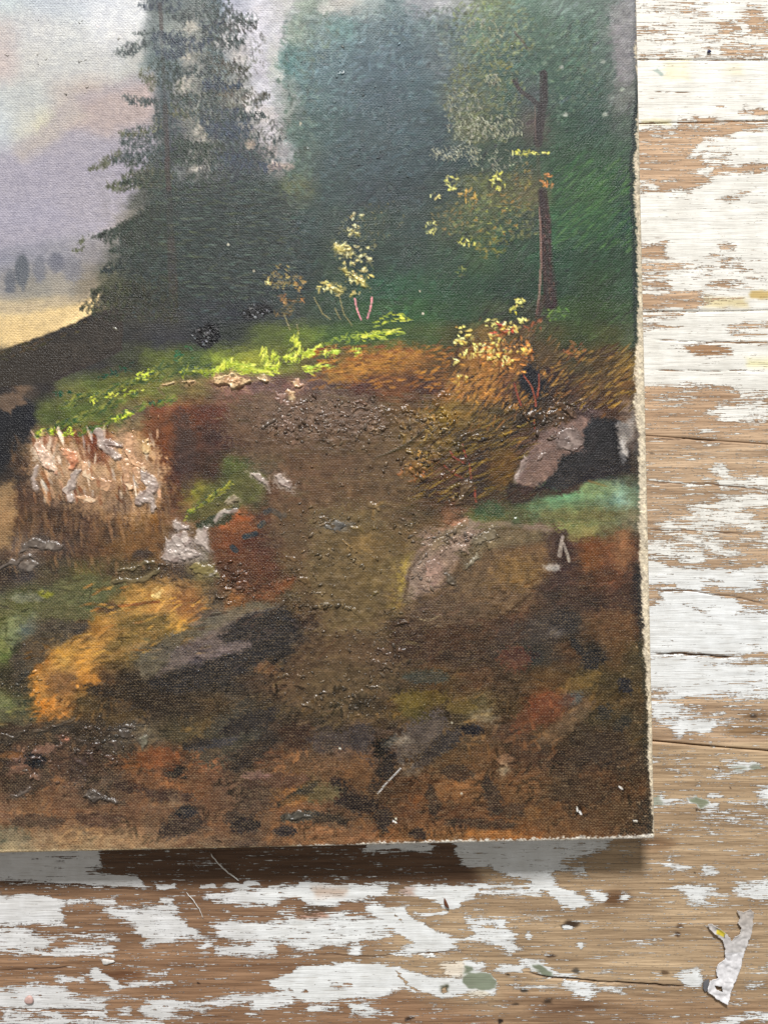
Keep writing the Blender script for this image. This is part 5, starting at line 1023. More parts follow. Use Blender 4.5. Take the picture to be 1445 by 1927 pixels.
for pts, c in (([(711, 1493), (730, 1470), (753, 1446)], (214, 210, 204)), ([(790, 1165), (806, 1168), (824, 1160)], (150, 130, 100)), ([(830, 300), (850, 284), (880, 262)], (150, 160, 150)), ([(598, 1240), (616, 1222), (630, 1205)], (110, 80, 60))):
    stroke(pts, 1.0, rgb(*c) * 0.9, 0.75)
for x, y, a in ((1085, 1520, 80), (1090, 1527, 60), (1165, 1480, 40), (1192, 1545, 0), (740, 1545, 30)):
    stroke([(x, y), (x + 6 * math.cos(math.radians(a)), y + 6 * math.sin(math.radians(a)))], 2.2, rgb(216, 206, 188), 0.8)

# the painter's edges: each touch keeps its own tone against the next
def box(A, r):
    A = np.pad(A, ((r + 1, r), (0, 0), (0, 0)), mode='edge').cumsum(0); A = (A[2 * r + 1:] - A[:-2 * r - 1]) / (2 * r + 1)
    A = np.pad(A, ((0, 0), (r + 1, r), (0, 0)), mode='edge').cumsum(1); return (A[:, 2 * r + 1:] - A[:, :-2 * r - 1]) / (2 * r + 1)
lowk = sstep(560, 760, IY)[..., None]
for r_, am_ in ((12, 0.25), (4, 0.4), (2, 0.3)):
    Cd = C.astype(np.float64); C = np.clip(C + (Cd - box(box(Cd, r_), r_)) * am_ * (0.8 + 0.2 * lowk) * (0.1 + 0.9 * nsk), 0.01, 1).astype(np.float32)

# ---- thick dabs of paint, laid down here and modelled after the canvas
IMP = []
def impasto(name, shapes, cols, hmm=0.7, label=None):
    IMP.append((name, shapes, cols, hmm, label))

CRM = [rgb(222, 196, 150), rgb(200, 160, 120), rgb(236, 216, 176)]
PNK = [rgb(208, 178, 156), rgb(224, 202, 178), rgb(196, 146, 118)]
LIL = [rgb(164, 148, 140), rgb(184, 170, 160), rgb(140, 122, 114)]
WRM = [rgb(208, 166, 128), rgb(190, 148, 116), rgb(226, 200, 168)]
GRY = [rgb(112, 102, 94), rgb(94, 84, 76), rgb(134, 124, 114)]
def z4(x0, y0, pts): return [(x0 + a * 0.2907, y0 + b * 0.2907) for a, b in pts]
A8 = (0, 800)
impasto('paint_ridge', [z4(400, 400, [(0, 1060), (90, 1045), (130, 1030), (165, 1060), (230, 1075), (255, 1095), (200, 1130), (130, 1148), (95, 1125), (40, 1135), (5, 1105)])], CRM, 1.9, 'curled cream ridge of thick paint beside the bright grass')
impasto('paint_ridge', [z4(400, 400, [(270, 1065), (320, 1042), (350, 1050), (380, 1100), (335, 1105), (300, 1085)])], CRM, 1.0)
impasto('paint_ridge', [z4(400, 400, [(495, 1100), (540, 1070), (575, 1095), (590, 1130), (540, 1135)])], [rgb(206, 172, 126), rgb(190, 146, 122), rgb(214, 190, 150)], 0.9)
impasto('paint_ridge', [(z4(400, 400, [(480, 1160), (520, 1180), (512, 1210)]), 3)], CRM, 0.7)
impasto('paint_ridge', [(z4(0, 400, [(1060, 1112), (1130, 1105)]), 2.5), z4(0, 400, [(1165, 1095), (1215, 1085), (1270, 1090), (1265, 1110), (1215, 1118)])], CRM, 0.9)
impasto('paint_ridge', [z4(0, 400, [(1375, 1065), (1445, 1055), (1445, 1130), (1400, 1125)])], CRM, 1.0)
impasto('paint_ridge', [z4(0, 800, [(215, 130), (255, 105), (295, 145), (345, 215), (385, 325), (340, 315), (270, 255), (235, 195)])], PNK, 0.9, 'pale pink slanting dab on the cliff top')
impasto('paint_ridge', [(z4(0, 800, [(250, 270), (225, 350), (240, 400)]), 4)], LIL, 0.4)
impasto('paint_ridge', [z4(0, 800, [(390, 155), (440, 150), (500, 180), (515, 240), (490, 290), (445, 310), (430, 230)])], [rgb(196, 120, 86), rgb(210, 160, 124), rgb(222, 196, 166)], 1.0, 'salmon coloured dab of thick paint on the cliff')
impasto('paint_ridge', [(z4(0, 800, [(500, 300), (470, 360), (440, 430), (460, 480)]), 6)], LIL, 0.8)
impasto('paint_ridge', [z4(0, 800, [(520, 230), (560, 240), (590, 310), (640, 350), (600, 385), (545, 330), (510, 300)])], WRM, 0.6)
impasto('paint_ridge', [z4(0, 800, [(640, 350), (700, 340), (735, 380), (700, 430), (640, 420)])], WRM, 0.5)
impasto('paint_ridge', [z4(0, 800, [(470, 460), (560, 440), (640, 470), (600, 510), (520, 500)])], WRM, 0.5)
impasto('paint_ridge', [(z4(0, 800, [(640, 50), (650, 110), (700, 160), (760, 200)]), 7), (z4(0, 800, [(690, 110), (780, 130)]), 5)], LIL, 0.8, 'grey lilac dab hanging under the grass edge')
impasto('paint_ridge', [(z4(0, 800, [(845, 80), (840, 180), (870, 240), (920, 270)]), 7)], WRM, 0.8)
impasto('paint_ridge', [z4(0, 800, [(910, 90), (960, 80), (990, 140), (960, 200), (920, 180)])], [rgb(210, 190, 150), rgb(196, 160, 112), rgb(176, 168, 150)], 0.9)
impasto('paint_ridge', [(z4(0, 800, [(820, 270), (820, 350), (840, 400)]), 5), (z4(0, 800, [(880, 300), (900, 370)]), 5)], WRM, 0.8)
impasto('paint_ridge', [(z4(0, 800, [(930, 320), (1000, 380), (960, 440), (895, 490)]), 8), (z4(0, 800, [(930, 490), (990, 470), (985, 550)]), 5)], LIL, 0.9, 'zigzag grey lilac ridge on the cliff')
impasto('paint_ridge', [(z4(0, 800, [(800, 230), (860, 235)]), 4)], WRM, 0.5)
impasto('paint_ridge', [z4(0, 800, [(150, 770), (230, 735), (340, 745), (405, 775), (395, 815), (300, 815), (210, 800), (150, 830), (110, 850)])], GRY, 0.9, 'grey brown slab of thick paint at the left')
impasto('paint_ridge', [(z4(0, 800, [(0, 930), (60, 900), (120, 880), (200, 850)]), 4)], GRY, 0.7)
impasto('paint_ridge', [z4(0, 800, [(110, 900), (200, 870), (270, 885), (230, 930), (150, 950)])], GRY, 0.5)
impasto('paint_ridge', [z4(0, 800, [(1110, 620), (1140, 605), (1225, 650), (1230, 680), (1150, 690), (1115, 660)])], LIL, 0.7)
impasto('paint_ridge', [z4(0, 800, [(1045, 700), (1090, 740), (1130, 700), (1210, 690), (1250, 750), (1250, 800), (1320, 850), (1240, 870), (1190, 880), (1110, 900), (1040, 850), (1070, 790)])], LIL, 0.9, 'grey lilac splash of thick paint shaped like leaves')
impasto('paint_ridge', [z4(0, 800, [(1265, 690), (1310, 650), (1360, 660), (1350, 740), (1380, 830), (1300, 790), (1260, 750)])], LIL, 0.7)
impasto('paint_ridge', [z4(0, 800, [(1220, 920), (1290, 890), (1390, 910), (1430, 980), (1350, 1000), (1260, 960)])], [rgb(120, 108, 66), rgb(146, 130, 90), rgb(150, 140, 126)], 0.9)
impasto('paint_ridge', [(z4(0, 800, [(740, 1020), (850, 1005), (960, 985), (1020, 940)]), 4), (z4(0, 800, [(780, 940), (880, 920), (990, 890)]), 3)], [rgb(92, 82, 58), rgb(112, 98, 70)], 0.6)
impasto('paint_ridge', [z4(400, 800, [(225, 320), (280, 310), (350, 345), (370, 415), (330, 390), (270, 350)])], LIL, 0.7)
impasto('paint_ridge', [z4(400, 800, [(400, 330), (440, 310), (480, 350), (525, 390), (520, 430), (460, 415), (420, 380)])], LIL, 0.8)
impasto('paint_ridge', [z4(400, 800, [(60, 490), (140, 450), (180, 480), (150, 515), (90, 520)])], [rgb(166, 150, 130), rgb(146, 132, 110)], 0.9)
impasto('paint_ridge', [(z4(400, 800, [(20, 610), (70, 560), (150, 545)]), 4)], LIL, 0.5)
impasto('paint_ridge', [z4(400, 800, [(705, 660), (780, 630), (830, 620), (890, 650), (850, 690), (770, 690)])], [rgb(88, 86, 84), rgb(110, 106, 100)], 0.9, 'slate grey lump in the middle of the path')
impasto('paint_ridge', [z4(400, 800, [(0, 920), (40, 950), (55, 985), (10, 1010)])], [rgb(150, 140, 112), rgb(120, 112, 80)], 0.9)
impasto('paint_ridge', [z4(800, 800, [(820, 100), (880, 30), (960, 20), (1010, 60), (1030, 120), (990, 170), (900, 165), (850, 150)])], [rgb(132, 116, 110), rgb(110, 96, 90), rgb(152, 136, 128)], 0.8, 'grey pink crust on top of the dark rock')
impasto('paint_ridge', [z4(800, 800, [(735, 190), (780, 165), (800, 175), (770, 220), (720, 250), (705, 245)])], [rgb(146, 132, 122), rgb(126, 104, 96)], 0.8)
impasto('paint_ridge', [(z4(800, 800, [(640, 210), (610, 300), (590, 350)]), 4)], LIL, 0.5)
impasto('paint_ridge', [z4(800, 800, [(200, 480), (230, 400), (270, 345), (310, 360), (320, 400), (270, 440), (235, 530), (190, 540)])], [rgb(112, 92, 66), rgb(88, 70, 52)], 0.8)
impasto('paint_ridge', [z4(800, 800, [(0, 780), (80, 730), (180, 660), (260, 610), (275, 640), (200, 720), (130, 780), (60, 820)])], [rgb(148, 124, 100), rgb(128, 110, 84), rgb(164, 138, 116)], 0.5)
impasto('paint_ridge', [z4(800, 800, [(300, 720), (370, 690), (440, 650), (480, 700), (460, 740), (380, 760), (330, 800), (300, 770)])], [rgb(142, 130, 112), rgb(116, 104, 82)], 0.8)
impasto('paint_ridge', [z4(800, 800, [(240, 900), (300, 850), (350, 820), (360, 860), (300, 900), (250, 930)])], [rgb(150, 142, 122), rgb(124, 114, 92)], 0.7)
impasto('paint_ridge', [z4(800, 800, [(0, 870), (70, 850), (110, 920), (90, 980), (30, 1010), (0, 990)])], [rgb(146, 122, 108), rgb(166, 134, 118), rgb(120, 100, 90)], 0.6)
impasto('paint_ridge', [z4(800, 800, [(100, 960), (150, 940), (205, 1000), (200, 1040), (140, 1020)])], [rgb(104, 94, 80), rgb(84, 74, 62)], 0.9)
impasto('paint_ridge', [z4(800, 800, [(550, 620), (590, 595), (625, 635), (580, 650)])], [rgb(72, 84, 58), rgb(96, 98, 72)], 0.7)
impasto('paint_ridge', [z4(0, 1200, [(520, 1030), (600, 985), (690, 1010), (730, 1040), (780, 1050), (790, 1080), (750, 1085), (690, 1050), (610, 1070)])], [rgb(90, 82, 74), rgb(72, 64, 58), rgb(112, 104, 96)], 1.1, 'grey brown wrinkled lump near the bottom edge')
impasto('paint_ridge', [z4(0, 1200, [(770, 610), (810, 580), (850, 610), (830, 650), (780, 640)])], [rgb(104, 98, 92), rgb(80, 72, 66)], 0.8)
impasto('paint_ridge', [z4(0, 1200, [(880, 650), (930, 620), (965, 630), (960, 700), (930, 740), (900, 710)])], [rgb(122, 118, 100), rgb(90, 82, 70)], 0.9)
impasto('paint_ridge', [z4(0, 1200, [(400, 660), (440, 635), (460, 660), (430, 680)])], [rgb(206, 150, 122), rgb(180, 120, 96)], 0.5)
impasto('paint_ridge', [(z4(0, 1200, [(0, 620), (90, 640), (160, 610), (195, 555)]), 2.6), (z4(0, 1200, [(220, 610), (300, 590), (380, 565), (480, 530)]), 2.4)], [rgb(74, 64, 52), rgb(92, 80, 66)], 0.6)
impasto('paint_ridge', [z4(0, 1200, [(60, 1030), (110, 1000), (190, 960), (200, 985), (120, 1035)])], GRY, 0.6)
impasto('paint_ridge', [z4(400, 1200, [(445, 1170), (500, 1135), (560, 1120), (620, 1150), (660, 1180), (560, 1175)])], [rgb(94, 90, 80), rgb(70, 66, 58)], 0.7)
impasto('paint_ridge', [z4(400, 400, [(765, 230), (795, 190), (830, 220), (900, 230), (930, 250), (880, 260), (800, 255)])], CR, 0.7)
impasto('paint_ridge', [z4(400, 400, [(880, 110), (905, 100), (960, 155), (920, 150)])], CR, 0.6)
impasto('paint_ridge', [z4(400, 400, [(830, 370), (860, 345), (890, 390), (940, 410), (990, 440), (1005, 490), (960, 480), (930, 440), (870, 405)])], CR, 0.8, 'thick cream leaves of the young golden shrub')
impasto('paint_ridge', [z4(400, 400, [(750, 480), (785, 465), (830, 500), (855, 530), (810, 530), (780, 500)])], CR, 0.7)
# blunt chips stuck in the green paint
for pts, c in ((z4(400, 0, [(955, 268), (968, 260), (982, 272), (965, 278)]), (22, 28, 30)), (z4(400, 0, [(815, 470), (850, 450), (855, 478), (830, 490)]), (40, 60, 62)), (z4(400, 0, [(604, 958), (620, 955), (628, 970), (612, 975)]), (150, 170, 170)),
               (z4(800, 0, [(560, 300), (582, 300), (582, 318), (570, 318)]), (60, 60, 30)), (z4(0, 400, [(725, 740), (745, 742), (770, 765), (762, 775), (740, 762)]), (150, 150, 130)), (z4(0, 0, [(628, 170), (640, 172), (636, 186), (628, 184)]), (120, 96, 86))):
    impasto('paint_chip', [pts], [rgb(*c), rgb(*c) * 1.2], 0.6)

for cx, cy, rx, ry_, cnt in ((640, 800, 130, 34, 34), (560, 770, 60, 20, 8), (800, 790, 40, 40, 10), (1010, 785, 60, 20, 9), (790, 880, 40, 26, 9), (640, 990, 80, 26, 9), (620, 1120, 90, 50, 9), (430, 1090, 30, 30, 7), (700, 1240, 50, 40, 7), (860, 1020, 50, 20, 9), (190, 1400, 60, 26, 9), (80, 1420, 50, 30, 6), (870, 840, 60, 26, 7), (640, 1300, 70, 30, 6)):
    for i in range(cnt):          # crusts of dried paint along the path
        x = cx + RNG.normal(0, rx * 0.6); y = cy + RNG.normal(0, ry_ * 0.6)
        c0 = tab(np.array([x]), np.array([y]))[0]; L_ = RNG.uniform(4, 15); a_ = RNG.normal(-0.1, 0.5)
        impasto('paint_crust', [([(x, y), (x + L_ * math.cos(a_), y + L_ * math.sin(a_)), (x + 1.7 * L_ * math.cos(a_ + 0.5), y + 1.7 * L_ * math.sin(a_ + 0.5))], RNG.uniform(2.2, 4.2))], [np.clip(c0 * 1.15 + 0.03, 0, 1), np.clip(c0 * 0.95, 0, 1), np.clip(c0 * 1.3 + 0.05, 0, 1)], RNG.uniform(0.5, 0.95))
for nm, shapes, cols, hm_, lb in IMP:          # the same paint dragged thinly round each thick dab
    if nm != 'paint_ridge': continue
    for sh in shapes:
        if isinstance(sh, tuple): stroke(sh[0], sh[1] + 5, np.asarray(cols[1]) * 0.9, 0.55, h=0.15, warp=0.3, soft=0.8)
        else: poly(sh, np.asarray(cols[1]) * 0.9, 0.6, 7, 0.45, h=0.12, rag=1.2)

# ---- bare linen and crumbling ground along the edges
LIN = rgb(218, 205, 180)
du = -U; dv = -Vv
rag = fbm(IX, IY, 18, 2, 4, 1.0) * 7 + (vnoise(IX / 2.6, IY / 2.6, 3) - 0.5) * 6
wd_r = np.interp(IY, [-100, 0, 130, 200, 300, 420, 560, 700, 900, 1080, 1200, 1400, 1580], [5, 6, 7, 5, 14, 15, 12, 23, 19, 21, 18, 15, 9])
wd_r = wd_r + fbm(IX, IY, 55, 4, 3) * 14 - 4
m = sstep(2.0, -2.0, du - wd_r - rag)
DRK = sstep(6, 2, np.abs(du - wd_r - 4 - rag * 0.9)) * np.interp(IY, [0, 150, 200, 620, 680, 1050, 1090, 1250, 1600], [0.1, 0.3, 0.8, 0.7, 0.15, 0.15, 0.5, 0.3, 0.3])
C[:] = C * (1 - DRK[..., None]) + rgb(30, 42, 44) * DRK[..., None]
lv = (1 + fbm(IX, IY, 4, 1, 2)[..., None] * 0.5)
C[:] = C * (1 - m[..., None]) + LIN * lv * m[..., None]
DRY[:] = np.maximum(DRY * (1 - m), m * 0.75); THK[:] = np.maximum(THK * (1 - m), m * 0.75)
wd_b = np.interp(IX, [-100, 0, 200, 420, 640, 700, 900, 1000, 1130, 1235], [5, 7, 5, 3, 3, 6, 7, 6, 8, 9])
m = sstep(2.0, -2.0, dv - wd_b - rag * np.where(IX > 560, 1.1, 0.6))
C[:] = C * (1 - m[..., None]) + (np.where((IX > 560)[..., None], rgb(226, 220, 208), rgb(196, 176, 140)) * lv) * m[..., None]
DRY[:] = np.maximum(DRY * (1 - m), m * 0.6); HH += m * vnoise(IX / 3, IY / 3, 1) * 0.22
mb = sstep(40, 5, dv) * sstep(560, 300, IX) * 0.45 * np.clip(0.5 + fbm(IX, IY, 20, 1, 3) * 2, 0, 1)
C[:] = C * (1 - mb[..., None]) + rgb(196, 170, 128) * mb[..., None]
sp = (vnoise(IX / 3.2, IY / 3.2, 5) > 0.93) & (du < 70) & (IY > 1050)
C[sp] = C[sp] * 0.4 + rgb(190, 165, 130) * 0.6
side = (du < 1.6)
C[side] = C[side] * 0.35 + rgb(206, 194, 170) * 0.65

# ---- canvas mesh: face with relief, rounded edge, side turned down over the stretcher
C = C * 0.93 + C.mean(-1, keepdims=True) * 0.07          # greyed a little, the veil of sheen put into the colour
sk = sstep(430, 250, IX + 0.35 * IY)[..., None] * 0.12 * sstep(640, 520, IY)[..., None]; C = C * (1 - sk) + C.mean(-1, keepdims=True) * sk
fo = sstep(500, 600, IX)[..., None] * sstep(900, 820, IX)[..., None] * sstep(560, 420, IY)[..., None] * 0.3; C = C * (1 - fo) + C.mean(-1, keepdims=True) * fo * np.array([0.98, 1.02, 0.99])
C = (C - 0.03) / 0.97
C = np.clip(C, 0.02, 0.97)
cr = np.exp(-((IX - 640) / 150) ** 2 - ((IY - 805) / 45) ** 2) + 0.6 * np.exp(-((IX - 650) / 120) ** 2 - ((IY - 1120) / 150) ** 2) + 0.8 * np.exp(-((IX - 850) / 70) ** 2 - ((IY - 820) / 70) ** 2)
HH += cr * (np.clip(1 - np.abs(fbm(IX, IY, 16, 2, 3, 1.5)) * 6, 0, 1) * 0.45 + np.abs(fbm(IX, IY, 7, 4, 2)) * 0.5)
HH += fbm(IX, IY, 5, 3, 3, 1.6) * 0.10 + np.clip(fbm(IX, IY, 16, 1, 3, 1.6), 0, 1) * 0.2 * sstep(700, 800, IY)
rl = ROLL
fr = lambda d: np.where(d < rl, rl - np.sqrt(np.maximum(rl * rl - (rl - d) ** 2, 0)), 0.0)
ZB = HZ - (fr(du) + fr(dv)) * S + fbm(IX, IY, 500, 1, 2) * 0.0006
Z = ZB + HH * 0.001
def img2w(x, y): return (x - CX) * S, -(y - CY) * S
WX, WY = img2w(IX, IY)
wob = (vnoise(IX / 30, IY / 30, 1) - 0.5) * 0.3 * S
WX = WX + wob * sstep(60, 0, du); WY = WY + wob * sstep(60, 0, dv)
V3 = np.stack([WX, WY, Z], -1)
def ext(A, drop=None):
    A = np.concatenate([A[:1], A, A[-1:]], 0)
    return np.concatenate([A[:, :1], A, A[:, -1:]], 1)
V3 = ext(V3); V3[0, :, 2] = V3[-1, :, 2] = 0.0006; V3[:, 0, 2] = V3[:, -1, 2] = 0.0006
CE = ext(C); SIDE = rgb(176, 162, 136)
CE[0] = CE[-1] = SIDE; CE[:, 0] = CE[:, -1] = SIDE
nr, nc = CE.shape[:2]
GAIN = (0.88 + 0.20 * sstep(100, 1000, ext(IY).ravel()))[:, None]      # darker at the top to offset the sheen, lifted lower down as painted sheen
canvas = mesh_np('canvas', V3.reshape(-1, 3), grid_quads(nr, nc), M_CANVAS, painting,
                 {'Col': lin(CE.reshape(-1, 3)) * GAIN, 'dry': ext(DRY).ravel(), 'thick': ext(THK).ravel()})

# ---- thick dabs that stand up from the canvas, each a lump of paint of its own
def zface(x, y):
    return HZ + fbm(np.array([x], float), np.array([y], float), 500, 1, 2)[0] * 0.0006

def build_impasto(name, shapes, cols, hmm=0.7, label=None):
    """shapes: polygons, or (polyline, half width); cols: two colours mixed in streaks"""
    ax = [p[0] for s in shapes for p in (s[0] if isinstance(s, tuple) else s)]
    ay = [p[1] for s in shapes for p in (s[0] if isinstance(s, tuple) else s)]
    st = 1.15
    gx, gy = np.meshgrid(np.arange(min(ax) - 10, max(ax) + 10, st), np.arange(min(ay) - 10, max(ay) + 10, st))
    kx = gx + fbm(gx, gy, 12, 1, 4) * 15; ky = gy + fbm(gx, gy, 12, 2, 4) * 15
    f = np.full(gx.shape, 99.0)
    for s in shapes:
        d = sd_line(kx, ky, s[0])[0] - s[1] * 1.3 - 0.6 if isinstance(s, tuple) else sd_poly(kx, ky, s)
        f = np.minimum(f, d)
    core = np.clip(-f / 5.5, 0, 1)
    rid = fbm(gx, gy, 11, 4, 3, 1.3); ridge = 1 - np.abs(rid) * 4.5
    hgt = hmm * (sstep(0, 1, core) ** 0.6) * (0.45 + 0.75 * np.clip(ridge, 0, 1) * vnoise(gx / 14, gy / 14, 2)) + hmm * 0.5 * sstep(-1, -2.6, f) * sstep(-6.5, -3, f) * vnoise(gx / 10, gy / 10, 5)
    ba = vnoise(np.array([gx.mean() / 7]), np.array([gy.mean() / 7]), 3)[0] * 3.1
    ru, rv = gx * math.cos(ba) + gy * math.sin(ba), -gx * math.sin(ba) + gy * math.cos(ba)
    hgt = hgt * (0.55 + 0.9 * (vnoise(ru / 16, rv / 2.6, 1) * 0.6 + vnoise(ru / 5, rv / 3.2, 4) * 0.4)) * sstep(0.2, -5.0, f) ** 0.6
    hgt = hgt - 0.12 * sstep(-0.6, 0.8, f)
    zf = zface(gx.mean(), gy.mean())
    wx, wy = img2w(gx, gy)
    V = np.stack([wx, wy, zf + hgt * 0.001 + 0.00004], -1)
    k = np.clip(0.5 + fbm(gx, gy, 13, 3, 3) * 2.4, 0, 1)[..., None]
    Cc = (np.asarray(cols[0]) * k + np.asarray(cols[1]) * (1 - k)) * (1 + fbm(gx, gy, 5, 1, 2)[..., None] * 0.25)
    if len(cols) > 2:
        k2 = sstep(0.06, 0.16, fbm(gx, gy, 16, 0, 3))[..., None]; Cc = Cc * (1 - k2) + np.asarray(cols[2]) * k2
    dx, dy = gx - OX, gy - OY
    iu = np.clip(np.searchsorted(us, dx * EX[0] + dy * EX[1]), 0, len(us) - 1); iv = np.clip(np.searchsorted(vs, dx * EY[0] + dy * EY[1]), 0, len(vs) - 1)
    ke = (0.15 + sstep(-4.5, 0.5, f) * 0.7)[..., None]; Cc = Cc * (1 - ke) + C[iv, iu] * ke
    keep = f < 1.0
    q = grid_quads(*gx.shape); kf = keep.ravel()
    q = q[kf[q].all(1)]
    used = np.unique(q); rm = np.full(kf.size, -1); rm[used] = np.arange(len(used))
    o = mesh_np(name, V.reshape(-1, 3)[used], rm[q], M_IMP, painting, {'Col': lin(np.clip(Cc.reshape(-1, 3)[used], 0, 1)) * 1.12})
    if label: o['label'] = label
    return o

for q in IMP: build_impasto(*q)

# ---- sandy grit worked into the paint: too many grains to count
def grit():
    ico = [(0, 0, 1)] + [(math.cos(a) * 0.8, math.sin(a) * 0.8, 0.6) for a in np.arange(6) * math.pi / 3] + [(math.cos(a + 0.4), math.sin(a + 0.4), 0.0) for a in np.arange(6) * math.pi / 3] + [(math.cos(a + 0.4) * 0.9, math.sin(a + 0.4) * 0.9, -0.5) for a in np.arange(6) * math.pi / 3]
    ico = np.array(ico)
    tri = []
    for i in range(6):
        j = (i + 1) % 6
        tri += [(0, 1 + i, 1 + j), (1 + i, 7 + i, 1 + j), (1 + j, 7 + i, 7 + j), (7 + i, 13 + i, 7 + j), (7 + j, 13 + i, 13 + j)]
    tri = np.array(tri)
    zones = [(640, 800, 130, 40, 210, 4.2), (520, 800, 70, 28, 70, 3.2), (620, 760, 110, 22, 70, 3.2), (810, 790, 40, 40, 60, 4.0), (790, 870, 50, 30, 60, 4.0), (1000, 790, 60, 24, 50, 4.4), (1090, 765, 34, 12, 26, 5), (600, 985, 90, 26, 80, 3.6), (770, 970, 40, 50, 70, 3.4),
             (620, 1060, 110, 30, 90, 3.4), (560, 1110, 60, 40, 60, 3.2), (610, 1140, 60, 4, 34, 4.4), (660, 1190, 70, 14, 40, 3.6), (430, 1090, 30, 30, 60, 4.2), (450, 1120, 40, 24, 40, 3.4), (700, 1240, 60, 40, 90, 3.4), (640, 1300, 90, 40, 90, 3.0), (560, 1260, 50, 30, 50, 3.0), (680, 1330, 50, 20, 50, 3.4),
             (850, 1020, 60, 24, 44, 4.2), (880, 1010, 50, 14, 60, 4.4), (800, 1080, 30, 30, 40, 4), (860, 930, 20, 40, 40, 3.6), (180, 1400, 60, 34, 90, 3.6), (60, 1420, 50, 30, 50, 3.4), (50, 1280, 40, 60, 50, 3.4), (130, 1460, 40, 30, 40, 3.2), (340, 1040, 30, 40, 30, 3.2), (300, 1060, 60, 14, 30, 3),
             (880, 830, 70, 30, 70, 3.4), (440, 1260, 80, 40, 50, 2.6), (520, 1200, 60, 40, 40, 2.6), (1060, 820, 40, 14, 24, 4.2), (240, 1370, 50, 16, 30, 3.4), (760, 1160, 40, 60, 50, 3), (350, 1220, 50, 30, 40, 2.6), (230, 800, 90, 20, 30, 2.6), (420, 940, 30, 20, 20, 3.6), (640, 880, 100, 40, 40, 3), (660, 150, 120, 120, 46, 2.2), (700, 330, 130, 90, 40, 2.0), (150, 110, 110, 90, 36, 2.2)]
    VV = []; FF = []; CC = []; n = 0
    for cx, cy, rx, ry_, cnt, sz in zones:
        for i in range(int(cnt * 1.1)):
            x = cx + RNG.normal(0, rx * 0.55); y = cy + RNG.normal(0, ry_ * 0.55)
            r = sz * 0.41 * min(2.3, RNG.lognormal(0, 0.5))
            dx, dy = x - OX, y - OY
            u = dx * EX[0] + dy * EX[1]; v = dx * EY[0] + dy * EY[1]
            if u > -12 or v > -12: continue
            iu, iv = np.searchsorted(us, u), np.searchsorted(vs, v)
            q = ico * (1 + RNG.uniform(-0.45, 0.45, (19, 1)))
            a = RNG.uniform(0, 6.28); ex = RNG.uniform(1.0, 2.4)
            px = q[:, 0] * r * ex; py = q[:, 1] * r
            gx = x + px * math.cos(a) - py * math.sin(a); gy = y + px * math.sin(a) + py * math.cos(a)
            wx, wy = img2w(gx, gy)
            VV.append(np.stack([wx, wy, Z[iv, iu] + (q[:, 2] * r * 0.6 - 0.1) * S], -1)); FF.append(tri + n); n += 19
            base = C[iv, iu]
            k = RNG.uniform(0.85, 1.3); c = np.clip(base * k + (rgb(126, 120, 110) - base) * RNG.uniform(0, 0.45), 0, 1)
            CC.append(np.tile(c, (19, 1)))
    o = mesh_np('paint_grit', np.concatenate(VV), np.concatenate(FF), M_IMP, painting, {'Col': lin(np.concatenate(CC)) * 0.82})
    o['kind'] = 'stuff'
grit()

# ================================================================== small things lying about
def tz(y): return 0.0006

